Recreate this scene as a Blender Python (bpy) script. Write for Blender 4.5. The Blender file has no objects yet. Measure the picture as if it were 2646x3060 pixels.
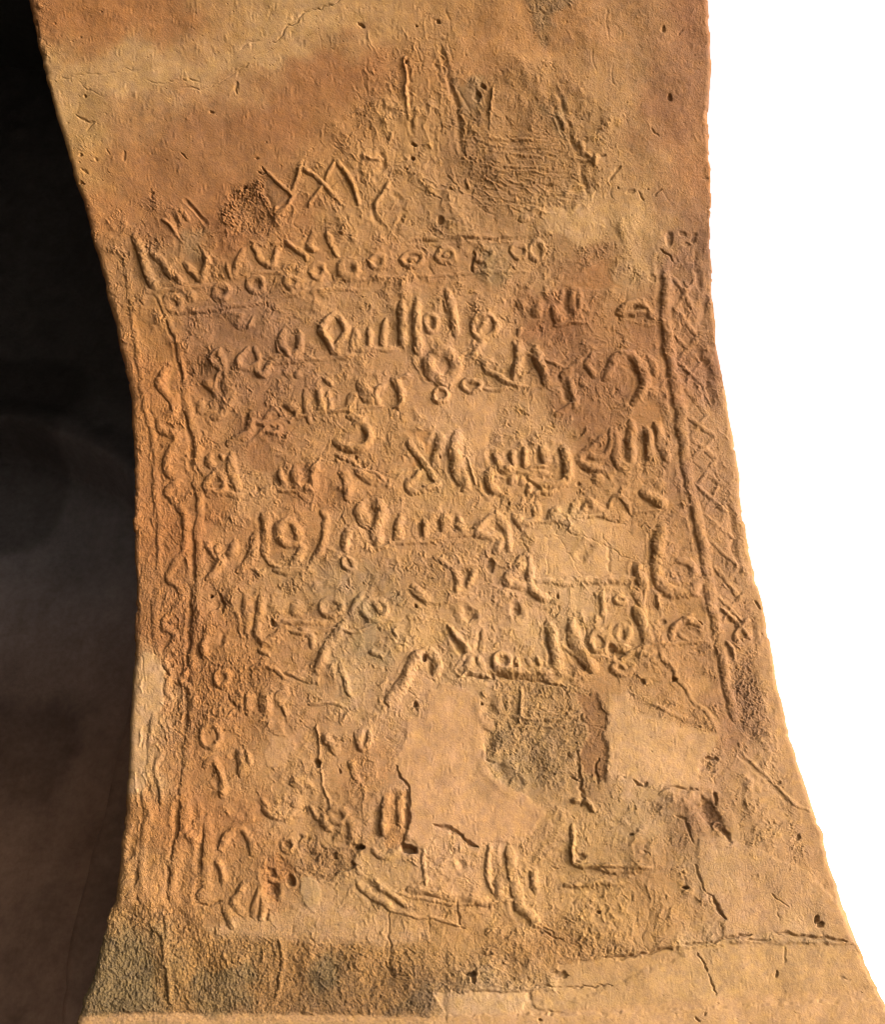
import bpy, math, time
import numpy as np
from mathutils import Vector
T0 = time.time()
R = math.radians
scene = bpy.context.scene

# ------------------------------------------------------------------ camera
F = 2650.0; CX = 1323.0; CY = 1530.0            # focal length and centre, in photo pixels
PITCH = R(31.0); CAMZ = 1.45
cd = bpy.data.cameras.new('camera'); cam = bpy.data.objects.new('camera', cd)
scene.collection.objects.link(cam); scene.camera = cam
cam.location = (0, 0, CAMZ); cam.rotation_euler = (math.pi/2 + PITCH, 0, 0)
cd.sensor_fit = 'VERTICAL'; cd.sensor_height = 24; cd.sensor_width = 24; cd.lens = 24*F/3060
cd.clip_start = 0.02; cd.clip_end = 3000
# ------------------------------------------------------------------ light
SUN_TO = Vector((0.885, -0.44, 0.13)).normalized()   # direction towards the sun
el = math.asin(SUN_TO.z); az = math.atan2(SUN_TO.x, SUN_TO.y)
world = bpy.data.worlds.new('World'); scene.world = world; world.use_nodes = True
nt = world.node_tree; nt.nodes.clear()
sky = nt.nodes.new('ShaderNodeTexSky'); sky.sky_type = 'NISHITA'; sky.sun_disc = False
sky.sun_elevation = el; sky.sun_rotation = az; sky.dust_density = 1.5; sky.air_density = 1.0; sky.ozone_density = 1.0
bg = nt.nodes.new('ShaderNodeBackground'); bg.inputs['Strength'].default_value = 0.15
wo = nt.nodes.new('ShaderNodeOutputWorld')
hs = nt.nodes.new('ShaderNodeHueSaturation'); hs.inputs['Saturation'].default_value = 0.18   # bright overcast, hardly any blue
nt.links.new(sky.outputs[0], hs.inputs['Color']); nt.links.new(hs.outputs[0], bg.inputs[0]); nt.links.new(bg.outputs[0], wo.inputs[0])
ld = bpy.data.lights.new('sun', 'SUN'); ld.energy = 0.76; ld.angle = R(24); ld.color = (1.0, 0.96, 0.90)
sun = bpy.data.objects.new('sun', ld); scene.collection.objects.link(sun)
sun.rotation_euler = SUN_TO.to_track_quat('Z', 'Y').to_euler()
scene.view_settings.view_transform = 'Standard'; scene.view_settings.look = 'None'
scene.view_settings.exposure = 3.05; scene.view_settings.gamma = 1.0
scene.view_settings.use_curve_mapping = False
scene.cycles.pixel_filter_type = 'BLACKMAN_HARRIS'; scene.cycles.filter_width = 1.0
ALB = 0.345                                       # photo colour -> base colour

# ------------------------------------------------------------------ relief map of the plaster (2 photo px per cell)
STEP = 2.0; U0, V0, U1, V1 = -240, -200, 2900, 3260
NU = int((U1-U0)/STEP); NV = int((V1-V0)/STEP)
uu = (U0 + STEP*(np.arange(NU)+.5)).astype(np.float32); vv = (V0 + STEP*(np.arange(NV)+.5)).astype(np.float32)
UU, VV = np.meshgrid(uu, vv)
fx = np.fft.rfftfreq(NU, STEP)[None, :]; fy = np.fft.fftfreq(NV, STEP)[:, None]
def noise(wl, seed, band=0.45, sx=1.0, sy=1.0):
    """band-limited noise of unit deviation, wavelength wl px (sx, sy stretch it)"""
    rng = np.random.default_rng(seed)
    w = np.fft.rfft2(rng.standard_normal((NV, NU)).astype(np.float32))
    fr = np.sqrt((fx*sx)**2 + (fy*sy)**2) + 1e-9
    g = np.exp(-0.5*(np.log(fr*wl)/band)**2)
    n = np.fft.irfft2(w*g, s=(NV, NU)); n /= n.std()
    return n.astype(np.float32)
def smooth(a, b, x):
    t = np.clip((x-a)/(b-a), 0, 1); return t*t*(3-2*t)
WU = 1.6*noise(90, 1) + .7*noise(26, 2); WV = 1.6*noise(90, 3) + .7*noise(26, 4)
PU = UU + WU + .7*noise(13, 12); PV = VV + WV + .7*noise(13, 13); EROS = 1 - .22*smooth(.9, 1.7, noise(34, 14)) - .06*smooth(0, 1, noise(11, 15))
PU2 = UU + 1.8*WU + 16*noise(160, 5); PV2 = VV + 1.8*WV + 16*noise(160, 6)   # stronger wander, for stains and patch edges
rngm = np.random.default_rng(99)

CROP = dict(a=(560,860,.5408), b=(1060,860,.5408), d=(560,1240,.5408), f=(1560,1240,.5408), g=(560,1500,.5408), h=(1060,1560,.5408), i=(1560,1620,.5408), m=(700,1800,.6391), T=(0,0,2.602),
            A=(300,600,.4464), B=(1000,600,.4464), C=(1600,600,.3906), D=(350,1150,.4464), E=(1000,1150,.4464),
            F=(1600,1150,.4464), G=(350,1750,.4464), H=(1050,1750,.4464), I=(1700,1750,.4464), J=(200,2360,.4464),
            K=(900,2360,.4464), L=(1600,2360,.5837), P=(0,0,.5022), Q=(700,0,.4464), S=(1300,0,.5022), Z=(0,0,1.0))
def pts_of(c, s):
    ox, oy, k = CROP[c]
    return np.array([[ox+k*float(a.split(',')[0]), oy+k*float(a.split(',')[1])] for a in s.split()], dtype=np.float64)
def spline(P, closed=False):
    if len(P) < 3: return P
    n = len(P); out = []
    for i in range(n if closed else n-1):
        if closed: p0, p1, p2, p3 = P[i-1], P[i], P[(i+1) % n], P[(i+2) % n]
        else: p0, p1, p2, p3 = P[max(i-1,0)], P[i], P[i+1], P[min(i+2,n-1)]
        for t in np.linspace(0, 1, 5, endpoint=False):
            out.append(.5*((2*p1)+(-p0+p2)*t+(2*p0-5*p1+4*p2-p3)*t*t+(-p0+3*p1-3*p2+p3)*t**3))
    out.append(P[0] if closed else P[-1])
    return np.array(out)
def win(P, m):
    a = max(int((P[:,0].min()-m-U0)/STEP), 0); b = min(int((P[:,0].max()+m-U0)/STEP)+1, NU)
    c = max(int((P[:,1].min()-m-V0)/STEP), 0); d = min(int((P[:,1].max()+m-V0)/STEP)+1, NV)
    return slice(c, d), slice(a, b)
def pdist(P, w, X, Y):
    """distance to a polyline inside window"""
    global SIDE
    x = X[w]; y = Y[w]; best = np.full(x.shape, 1e9, np.float32); arc = np.zeros_like(best); L = 0; sdx = np.zeros_like(best)
    for (ax, ay), (bx, by) in zip(P[:-1], P[1:]):
        dx, dy = bx-ax, by-ay; l2 = dx*dx+dy*dy+1e-9
        t = np.clip(((x-ax)*dx+(y-ay)*dy)/l2, 0, 1)
        d = np.hypot(x-ax-t*dx, y-ay-t*dy)
        m = d < best; best[m] = d[m]; arc[m] = (L+t*math.sqrt(l2))[m]; sdx[m] = (((x-ax-t*dx)*.93-(y-ay-t*dy)*.37)/(d+.01))[m]; L += math.sqrt(l2)
    SIDE = sdx                                  # +1 on the side of the stroke that faces right and up, -1 behind it
    return best, arc/max(L, 1e-6)
RID = np.zeros((NV, NU), np.float32)      # raised work
TRO = np.zeros((NV, NU), np.float32)      # hollow beside it / grooves
DEEP = np.zeros((NV, NU), np.float32)     # cracks and holes
LAB = np.zeros((NV, NU), np.int32)        # which part a spot belongs to
PARTS = ['']                               # part names by number
WORN = 1.0 + 0.20*noise(110, 7) + 0.03*noise(20, 8)
FINE = noise(9, 9)
def part(name): PARTS.append(name); return len(PARTS)-1
def ridge(P, hw, h, name, fine_edge=True):
    m = hw*2.6+14; w = win(P, m)
    if RID[w].size == 0: return
    d, a = pdist(P, w, PU, PV)
    hw2 = hw*(1.12 + 0.03*FINE[w])*(0.72+0.28*np.sqrt(np.clip(4*a*(1-a)*1.8, 0, 1)) if name not in ('raised_dot', 'letter_loop', 'rosette') else 1)
    sp = np.clip(SIDE, 0, 1)*smooth(0, hw*.5, d); sm = np.clip(-SIDE, 0, 1)*smooth(0, hw*.5, d)
    q = d/(hw2*(1 + .38*sp - .06*sm))               # cut steep on one side, worn away gently on the other
    ex = 1.05 + 1.0*sp - .12*sm
    f = (.84*np.where(q < 1, np.power(np.clip(1-q**2.6, 0, 1), ex), 0) + .16*np.exp(-(q/1.6)**2)*(1-.8*sm))*h*np.clip(WORN[w], .35, 1.5)
    if name not in ('raised_dot', 'letter_loop', 'rosette'): f = f*(.5+.5*np.clip(np.minimum(a, 1-a)/.13, 0, 1)**.7)
    f = f*EROS[w]
    up = f > RID[w]
    RID[w] = np.maximum(RID[w], f)
    tr = -h*(.04+.24*sm)*np.exp(-((q-1.16)/.3)**2)
    TRO[w] = np.minimum(TRO[w], tr)
    if name:
        k = part(name); L = LAB[w]; L[(q < 0.98) & up] = k; LAB[w] = L
def groove(P, hw, h, lip=0.25):
    w = win(P, hw*3+14)
    if RID[w].size == 0: return
    d, a = pdist(P, w, PU, PV); q = d/hw
    TRO[w] = np.minimum(TRO[w], -h*np.exp(-(q*1.2)**2)*np.clip(WORN[w], .4, 1.5)*np.clip(smooth(0, .12, a)*smooth(1, .9, a)+.3, 0, 1))
    RID[w] = np.maximum(RID[w], lip*h*np.exp(-((q-1.7)/.5)**2))
JU = UU + 1.3*WU + 1.0*noise(34, 10); JV = VV + 1.3*WV + 1.0*noise(34, 11)
def crack(P, hw, h):
    w = win(P, hw*3+20)
    if RID[w].size == 0: return
    d, a = pdist(P, w, JU, JV); q = d/(hw*(.5+.7*np.clip(WORN[w], .2, 2)*smooth(0, .15, a)*smooth(1, .85, a)))
    DEEP[w] = np.minimum(DEEP[w], -h*np.clip(1.15-q, 0, 1))
def hole(cx, cy, rx, ry, h):
    P = np.array([[cx-rx, cy-ry], [cx+rx, cy+ry]]); w = win(P, 14)
    if RID[w].size == 0: return
    q = np.hypot((JU[w]-cx)/rx, (JV[w]-cy)/ry)
    DEEP[w] = np.minimum(DEEP[w], -h*smooth(1.15, .55, q))
def sdpoly(P, w, X, Y):
    """signed distance to polygon, negative inside"""
    x = X[w]; y = Y[w]; Q = np.vstack([P, P[:1]])
    d = np.full(x.shape, 1e9, np.float32); ins = np.zeros(x.shape, bool)
    for (ax, ay), (bx, by) in zip(Q[:-1], Q[1:]):
        dx, dy = bx-ax, by-ay; l2 = dx*dx+dy*dy+1e-9
        t = np.clip(((x-ax)*dx+(y-ay)*dy)/l2, 0, 1)
        d = np.minimum(d, np.hypot(x-ax-t*dx, y-ay-t*dy))
        if ay != by: ins ^= ((ay > y) != (by > y)) & (x < dx*(y-ay)/(by-ay)+ax)
    return np.where(ins, -d, d)

# kind, half width, height : l letter stroke, b border ridge, t lattice strip, r rosette ring, o letter ring, d dot, g groove, k crack, h hole, f frame line, w wave
WORK = """
A l 15 10: 230,240 260,330 300,440 340,540 370,590
A l 13 8: 350,350 420,420 470,490 540,545
A l 12 7: 570,430 620,480 670,540
A l 13 9: 700,360 710,420 685,500 672,545
A f 9 5: 300,610 500,600 640,578 770,560
A g 7 5: 380,585 500,580 640,555
A f 8 4: 460,752 700,730 900,705 1100,672 1400,610 1600,592 1790,600
A f 7 3: 880,530 980,500 1120,480 1220,488
A g 6 4: 460,775 700,750 900,722 1060,700
A l 11 7: 1030,310 1080,400 1140,440 1170,380 1200,300
A l 8 5: 1150,290 1220,280
A l 9 6: 1230,270 1300,320 1370,370 1380,400
A l 13 7: 1420,210 1400,310 1440,320
A l 12 6: 960,330 920,420 890,500
A l 8 5: 850,430 870,520
A l 9 6: 1510,220 1560,320 1590,370
A l 7 5: 420,130 480,180 520,250
A l 8 5: 540,60 575,130
A g 6 6: 570,0 640,60 700,150
A g 8 6: 470,80 510,150 500,200
A r 16 8: 490,690 45,42
A d 12 8: 605,648 26,30
A r 14 8: 808,612 44,48
A r 12 8: 1038,562 50,44
A r 11 7: 1280,545 40,38
A r 12 7: 1455,470 45,45
A r 18 8: 1660,462 50,50
B r 12 7: 290,410 42,40
B r 11 7: 522,392 62,46
B r 11 7: 748,370 56,46
B r 11 8: 1000,365 58,46
B r 11 6: 1235,335 50,48
B r 11 6: 1355,335 48,60
B d 12 7: 745,370 20,18
B d 12 7: 522,395 20,14
B f 7 4: 500,512 740,497 900,480 1060,478 1300,470
B g 6 5: 500,272 700,266 830,264 1060,262 1380,250
B f 7 3: 500,250 830,240 1060,240
B f 7 3: 20,520 250,528 480,508
A l 11 8: 795,1000 822,1080 832,1160
A l 10 7: 735,1055 775,1110 820,1150
A l 8 6: 735,1055 790,1000
A l 11 7: 1035,990 1045,1100 940,1120 930,1060 985,1000
A l 12 8: 1045,1100 1065,1165 1105,1155 1145,1085 1240,1072 1350,1062
A l 14 9: 1235,885 1210,950 1245,1020 1285,1055 1330,1000 1325,890
A l 13 10: 1570,760 1480,860 1540,960 1575,1020 1595,960 1638,860 1590,770
A l 11 6: 1700,850 1693,930 1690,1000
A d 12 7: 1322,1160 24,24
A d 12 6: 1240,1150 20,20
A f 7 3: 1490,1060 1700,1040
A l 14 7: 690,1210 760,1270 790,1340 830,1410
A l 18 8: 840,1190 860,1280 850,1340 810,1420
A d 12 9: 670,1378 30,34
A g 5 5: 980,820 1015,780
A l 5 4: 1020,770 985,855
B l 10 7: 150,870 153,985
B l 11 8: 235,865 238,985
B l 13 8: 340,800 328,900 325,985
B g 6 4: 208,870 205,980
B g 6 4: 303,860 300,985
B l 11 4: 100,1000 280,992 430,990
B l 16 11: 455,690 450,800 455,970
B g 6 7: 428,690 425,800 430,960
B l 17 12: 552,680 548,850 562,1010
B g 6 8: 524,690 524,850 533,1000
B o 12 8: 645,818 42,52
B l 15 6: 752,600 785,700 800,800 815,900
B g 6 6: 738,620 765,700
B g 8 6: 760,820 800,850 808,910
B o 11 7: 1003,845 82,78
B l 10 6: 1020,790 1000,840 962,890
B l 12 6: 970,900 985,950 930,1040 885,1058
B l 12 6: 1052,1060 1000,1110
B l 16 11: 1240,945 1237,1050 1205,1185
B g 6 7: 1215,950 1210,1050 1175,1170
B l 15 11: 1348,985 1375,1100 1422,1222
B g 6 7: 1325,985 1345,1110 1390,1230
B l 9 6: 1245,855 1232,900
B l 10 7: 1010,1150 1090,1172 1180,1232 1275,1250
B l 7 4: 1000,1265 1180,1258
B o 11 7: 915,1240 58,36
B o 9 7: 712,1302 48,40
B l 24 10: 655,1035 625,1110 670,1180 740,1220 800,1150 800,1060 730,1010 660,1035
B g 10 8: 570,1060 590,1110 640,1190
B d 12 7: 1258,690 26,26
B d 12 8: 1352,742 30,34
B l 15 8: 1465,715 1482,760 1508,815
B g 10 8: 1565,600 1540,690 1560,780
B l 11 6: 1600,590 1640,620 1640,700 1605,780
B l 8 5: 1600,640 1590,720 1600,770
B k 5 18: 930,340 920,440 925,480
C l 12 8: 350,1225 270,1280 215,1335
C g 10 8: 330,1240 200,1345 225,1440 250,1530
C l 12 9: 255,1365 285,1445 305,1520 290,1580
C l 11 7: 440,1190 400,1245 432,1305 455,1350
C l 10 6: 160,1640 240,1590 300,1550
C l 19 10: 540,1350 580,1265 630,1200 705,1175 770,1225 822,1300 843,1400 810,1470 760,1550
C g 10 8: 560,1330 640,1200
C g 11 8: 700,1260 770,1300 805,1370 790,1470 750,1540
C l 12 7: 865,1190 892,1240 922,1330
C d 12 7: 900,1465 38,34
C l 12 7: 630,860 700,808 790,772 850,820 880,890
C l 10 6: 640,865 760,858 850,845
C g 9 8: 260,680 230,760 230,850
C l 12 7: 300,690 275,780 300,880
C l 6 4: 150,950 270,940 400,930
C l 10 6: 810,745 822,790
C b 17 12: 1010,560 1012,700 1003,850 1012,1000 1030,1150 1052,1300 1090,1480 1112,1620
C g 12 12: 965,400 958,560 962,700 958,900 972,1100 1000,1250 1032,1450 1062,1650
C g 10 14: 1245,520 1248,600 1255,670
C g 12 10: 1280,770 1290,860 1285,960
C g 16 16: 1250,1190 1290,1260 1315,1330 1320,1470 1355,1570
C g 8 8: 1230,380 1225,480
C k 5 14: 960,370 1010,400 1050,450
C h 0 14: 1030,300 12,22
C h 0 12: 895,590 12,12
C h 0 10: 1150,330 14,8
C h 0 10: 1130,245 14,8
C h 0 10: 1215,290 10,14
F b 15 11: 950,0 970,150 985,300 1000,450 1020,600 1050,730
F b 15 11: 1055,745 1080,850 1110,1000 1140,1150 1160,1300 1172,1450 1200,1560
F g 11 11: 905,0 922,100 948,250 970,500 1000,650 1032,780 1062,950 1092,1100 1130,1300 1150,1450
F g 8 10: 1165,0 1190,100
F g 11 12: 1290,800 1300,850 1320,980 1340,1200 1380,1280
F k 7 20: 1200,830 1240,800
F l 14 8: 465,350 350,442 292,492 350,545 450,572
F l 10 7: 350,452 400,492 462,480 500,400 512,300
F g 9 8: 285,495 330,560 420,590
F l 14 9: 542,300 540,450 562,545
F g 7 8: 592,300 592,420 588,520
F l 18 11: 648,260 640,400 634,530
F l 15 10: 742,290 760,380 775,520
F g 9 8: 712,300 722,400 735,500
F l 15 10: 820,260 840,380 885,510
F g 7 8: 790,270 802,400 845,520
F l 12 5: 560,555 700,545
F d 12 8: 417,630 30,28
F d 12 8: 832,675 32,28
F h 0 8: 295,660 8,8
F l 20 11: 725,725 795,765 868,808
F f 5 4: 640,852 760,842 860,838
F f 5 4: 880,802 1040,802
F l 9 6: 505,850 508,790 560,752 610,800 645,852
F l 20 5: 350,835 480,865 600,890
F g 10 4: 340,885 480,905 600,905
F l 26 12: 842,960 828,1100 815,1250 855,1345 940,1392 1040,1378 1095,1325
F g 9 10: 785,1000 778,1150 780,1260 830,1370
F l 13 7: 950,1185 1030,1192 1062,1250 1020,1305 880,1335
F l 18 9: 685,1200 702,1280 718,1350
F g 8 9: 655,1210 655,1270 690,1350
F l 15 9: 140,1322 350,1312 640,1305
F g 10 4: 150,1355 400,1350 640,1345
F k 4 8: 160,950 260,992 480,1082 640,1162 745,1212
F k 9 8: 490,1080 490,1160 500,1250
F k 4 6: 320,1285 480,1290
F k 4 6: 440,985 500,1080
F k 3 5: 0,1018 170,1025
F k 3 6: 92,990 85,1200 78,1370
F k 3 6: 130,985 230,1140 320,1285
F g 14 6: 375,1070 330,1120 295,1165
F l 10 5: 440,1400 452,1480 460,1560
F o 9 5: 570,1435 32,28
F l 14 6: 660,1395 700,1440 722,1560
F l 6 5: 730,1200 732,1400 720,1560
F l 6 5: 820,1410 832,1500
D d 12 9: 560,160 32,34
D d 12 8: 648,140 26,36
D l 16 8: 740,0 765,100 705,185 650,220
D l 15 8: 902,180 895,290 835,350 745,392
D g 9 7: 868,190 868,280
D l 9 6: 1000,205 1050,170 1105,215 1108,250 1000,262 910,262
D l 8 6: 1000,270 1082,275 1075,320 1010,325
D l 12 7: 1262,50 1270,150 1285,250
D l 9 6: 1100,160 1140,230 1230,190
D l 10 6: 1600,60 1550,140
D l 14 7: 1640,60 1700,140
D l 12 7: 1345,40 1370,140 1360,190
D g 9 6: 1310,60 1330,190
D l 14 9: 1560,215 1640,225 1600,260
D l 16 10: 1650,262 1692,340 1675,400 1600,430 1540,420 1465,378
D g 10 8: 1635,290 1645,350 1600,400
D l 12 8: 665,580 605,640 592,705 700,720 715,640 670,585
D l 13 6: 625,470 610,520 640,540
D l 16 10: 760,470 772,580 802,690
D g 9 9: 740,560 742,700
D l 9 6: 690,470 700,500
D l 18 11: 1190,560 1200,640 1210,705
D g 8 9: 1165,590 1168,700
D l 16 10: 1335,540 1315,620 1310,690 1250,700
D g 9 9: 1300,560 1285,640 1250,680
D l 12 8: 1090,580 1110,640 1135,692
D l 17 5: 860,745 960,720 1060,690
D l 16 9: 1500,590 1545,660 1545,760
D l 18 8: 1602,568 1660,620 1730,655
D g 14 7: 1610,600 1660,640
D l 7 5: 1460,460 1600,530 1690,580 1792,640
D l 17 9: 985,870 1000,950 990,1040 988,1130
D g 8 8: 955,880 965,1000 965,1100
D l 17 9: 1062,1012 1110,930 1165,918 1212,985 1222,1060
D l 14 8: 1062,1022 1150,1072 1225,1075 1232,1120 1172,1200
D l 17 9: 922,1000 912,1100 865,1200 820,1240
D g 8 7: 885,1100 830,1200
D l 14 7: 790,1060 775,1110 750,1150
D l 17 9: 650,1140 695,1180 655,1260 592,1312
D g 8 7: 620,1180 620,1240 580,1290
D l 12 7: 595,1052 620,1110 645,1135
D l 14 8: 680,1080 650,1130
D l 15 9: 1392,980 1382,1050 1345,1130 1310,1200
D g 8 9: 1360,1040 1330,1120 1300,1190
D l 15 8: 1545,970 1532,1040 1515,1100
D g 6 7: 1505,1000 1500,1090
D l 26 10: 1660,800 1625,850 1670,930
D l 22 10: 1720,780 1772,830 1760,900 1735,960 1742,1070
D g 12 9: 1720,840 1752,890
D g 12 9: 1600,850 1660,960 1700,1010
D l 7 4: 910,1230 960,1280 990,1240
D l 12 6: 1370,850 1400,900 1380,960
D w 15 8: 385,80 390,180 300,240 290,290 345,320 395,350 375,430 330,500 345,590 430,620
D w 14 8: 400,800 455,880 465,980
D w 13 7: 430,1150 360,1240 340,1310 400,1340 440,1400
D w 10 7: 400,650 330,730
D g 9 6: 340,430 300,520 330,600
A w 14 8: 430,1130 405,1190 395,1230 440,1300 490,1360 495,1456
A b 8 7: 372,620 430,740 488,870 530,1020 560,1200 600,1370
A g 6 5: 385,690 440,790 470,880 510,1020 535,1180 570,1360
D b 13 10: 440,0 462,120 492,220 530,350 542,500 522,610
D b 13 10: 522,630 550,750 556,880
D b 14 10: 556,890 535,1000 552,1100 555,1300 540,1400
D g 9 9: 490,100 470,240 495,400 490,560
D g 10 10: 515,900 510,1100 520,1300
G b 14 9: 545,0 545,120 540,300
G b 17 10: 505,500 512,620 498,760 500,880
G g 9 12: 480,0 490,120 480,350 475,560 470,780 460,960
G b 14 8: 480,960 465,1150 450,1300 440,1540
A b 9 5: 160,350 180,520 215,750 240,950 270,1200 310,1400
D b 11 6: 160,0 190,150 230,300 250,500 255,700 280,950 282,1300
G b 13 6: 265,30 250,230 275,400 290,520
G b 10 6: 245,860 228,1000 220,1150 200,1330
G w 12 8: 410,100 390,150 310,240
G g 12 9: 310,240 385,330 320,450 325,520 370,600
G g 9 8: 310,1130 262,1230 258,1300
J b 17 10: 790,20 785,150 785,300 745,400 722,560 700,680 725,770
J g 12 13: 745,100 740,250 735,350 700,480 690,600 670,730
J b 14 8: 520,20 540,200 500,420 505,600 500,740
J g 16 12: 460,530 470,640 480,740
J g 22 12: 560,660 520,740
J g 20 13: 650,560 650,740
J g 12 9: 430,320 420,480
J b 17 9: 945,190 942,400 930,560 935,660 900,710 960,750
J g 13 11: 900,250 895,400 890,530
J g 12 9: 880,640 880,740
J l 15 8: 1030,395 1080,300 1165,268 1230,340 1240,430
J l 12 7: 1010,470 1040,560 1040,620
J g 14 9: 830,100 850,200 830,300
J l 18 9: 800,290 860,340
J d 12 9: 1485,375 40,52
J h 0 16: 1485,372 12,14
J h 0 16: 1490,600 16,16
J g 16 12: 1600,430 1660,450 1720,430
J l 14 9: 1590,330 1570,420
J l 20 10: 1690,400 1600,370
J g 16 14: 1350,560 1380,650 1370,700
J g 14 10: 1330,540 1420,560
J g 10 12: 1460,570 1500,620
J l 13 8: 1290,680 1260,760 1240,840
J l 16 8: 1300,680 1320,780 1300,860
J k 7 16: 1340,800 1340,880
J l 15 8: 1060,800 1090,870 1110,910
J k 6 12: 880,760 950,765 1050,745
J g 12 10: 1500,50 1560,130
J d 12 9: 1530,80 36,40
J d 12 9: 1430,140 44,36
J l 12 7: 1310,120 1370,180 1480,185 1530,130
G l 17 10: 968,70 955,200 942,320 990,372 1060,345 1110,295
G g 8 10: 925,130 920,260 915,330
G h 0 14: 1030,243 8,8
G g 14 8: 1040,240 1050,280
G d 12 7: 1075,140 48,50
G d 12 7: 1190,150 38,40
G o 13 8: 1432,150 66,52
G l 16 8: 1525,250 1430,375 1335,560
G g 8 6: 1500,270 1400,400 1320,540
G l 13 7: 1700,80 1770,180
G l 12 6: 1640,60 1560,180
G l 16 7: 860,60 868,180 870,300
G g 9 7: 830,80 830,250
G l 15 8: 630,290 575,400 590,480
G g 12 8: 615,290 550,430 545,500
G g 8 7: 720,270 690,400
G l 17 8: 885,720 880,780 880,845
G l 24 10: 985,725 985,790 1000,845
G g 8 8: 940,740 945,830
G l 18 9: 1115,700 1085,800
G g 9 9: 1068,730 1050,810
G l 12 7: 770,740 800,795
G l 8 6: 1495,540 1530,640 1555,740
G o 12 7: 700,620 40,45
G o 12 7: 625,1010 62,72
G l 13 7: 590,1200 650,1180 700,1280 690,1350
G l 17 9: 815,1120 835,1200 840,1265
G l 11 7: 870,1110 890,1200
G l 15 8: 720,1330 700,1400
G g 9 7: 700,1220 690,1330 660,1310
G l 17 9: 1385,1020 1440,1060 1465,1110
G l 12 8: 1660,950 1610,1020 1645,1090 1690,1030 1680,960
G l 12 7: 1560,1180 1585,1250 1610,1310
G d 12 8: 1205,1320 40,42
G d 12 8: 1195,1450 38,42
G d 12 8: 1100,1510 42,36
G l 12 7: 1250,1300 1300,1350
G g 14 10: 1270,1400 1230,1480
G g 14 9: 1150,1300 1240,1330
G l 9 6: 970,1430 1020,1500 1110,1540
G l 4 4: 1335,930 1350,1100 1345,1180
G l 4 4: 1360,1210 1385,1350 1420,1440 1418,1560
G h 0 30: 1340,1192 9,14
G h 0 9: 1490,1247 5,6
G h 0 25: 622,78 6,5
G k 6 20: 680,60 712,120 705,170
G g 32 12: 660,100 680,150
G l 9 6: 1130,870 1100,810
G f 5 3: 1180,800 1320,790 1480,760
G l 11 6: 1190,590 1250,600 1340,640
G l 9 6: 950,430 1020,470
E l 11 9: 490,390 560,480 620,560 682,645
E g 9 9: 490,410 560,500 580,570
E l 16 9: 700,335 705,420 655,520
E g 8 7: 670,350 655,450 635,520
E l 12 8: 585,580 505,640 482,680 520,710 655,685 692,645
E l 26 11: 820,330 808,450 830,580 875,685
E g 9 8: 775,350 775,500 790,600 820,670
E l 4 5: 885,480 930,600 945,670
E l 13 9: 1080,495 1110,550 1185,562
E g 11 9: 1045,460 1060,520
E l 12 8: 1185,450 1205,540
E g 9 10: 1160,470 1170,520
E l 12 9: 1270,435 1280,550
E g 7 7: 1250,440 1250,530
E l 17 9: 1395,405 1415,530
E g 8 8: 1360,430 1370,530
E l 7 6: 1285,565 1420,545
E l 16 10: 1530,430 1562,530 1562,620 1500,668 1400,670 1340,640
E g 12 9: 1490,430 1530,540 1525,620
E l 15 10: 1062,560 1032,620 1042,680 1112,720
E g 9 13: 1000,640 1010,700 1040,730
E d 12 8: 1190,640 24,28
E d 12 8: 1250,650 20,30
E l 10 7: 1230,590 1330,590 1440,600
E g 8 8: 1110,590 1160,600
E l 11 7: 1305,665 1292,735
E o 8 6: 1350,622 48,20
E o 9 6: 1430,700 42,26
E l 7 5: 1400,690 1330,740
E l 17 10: 442,890 430,960 425,1045
E g 7 8: 412,910 400,1040
E l 13 9: 605,920 618,1040
E g 9 8: 570,930 575,1010
E l 18 8: 738,880 740,1005
E g 12 8: 690,900 695,980
E g 10 8: 800,880 800,980
E l 14 7: 825,890 855,990
E l 15 9: 1090,870 1135,940 1160,1020 1162,1105
E g 9 9: 1070,940 1095,990
E l 14 9: 1060,885 965,950 955,1000 1050,1020 1105,1020
E l 15 7: 1130,1030 1070,1110
E g 14 7: 940,980 1000,1050
E g 4 5: 60,1112 200,1100 340,1090 480,1060 620,1050
E l 13 8: 1355,800 1355,900 1245,930 1200,880
E g 10 8: 1340,840 1330,880
E l 12 7: 1250,960 1230,880
E k 4 6: 1240,950 1265,1040 1300,1140
E l 14 7: 1490,830 1440,905
E l 15 7: 1610,790 1590,870
E l 9 7: 1620,775 1640,865 1695,790
E g 10 7: 1640,790 1650,850
E l 16 7: 1700,775 1740,830 1792,850
E k 4 6: 1360,1015 1560,1020
E l 11 8: 785,1222 860,1215 942,1225
E l 12 8: 805,1240 832,1320 820,1390
E l 12 8: 942,1235 920,1290 892,1345
E g 14 7: 870,1260 900,1280
E g 12 7: 1280,1200 1285,1330
E l 16 9: 1275,1190 1172,1285 1170,1330 1290,1345
E l 15 9: 1318,1210 1312,1340 1360,1405 1425,1440
E g 12 6: 1150,1340 1280,1370 1340,1420
E l 18 9: 530,1355 590,1420 645,1450
E g 10 5: 510,1380 600,1460
E o 10 7: 95,1200 40,40
E h 0 10: 1045,1215 12,22
E h 0 12: 1487,1418 5,7
E h 0 12: 1155,800 4,5
E h 0 8: 1210,1510 14,28
E g 14 7: 890,1540 920,1568
E h 0 12: 700,478 4,6
E h 0 12: 140,490 5,5
H l 25 12: 480,440 405,520 370,620 310,710 250,770
H g 10 10: 430,450 350,590 280,720
H l 16 10: 498,418 558,475 575,540 560,610
H h 0 26: 490,482 8,14
H g 9 10: 510,480 535,580
H g 9 9: 650,290 700,390 775,470
H l 9 7: 650,270 720,360 800,440
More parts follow.
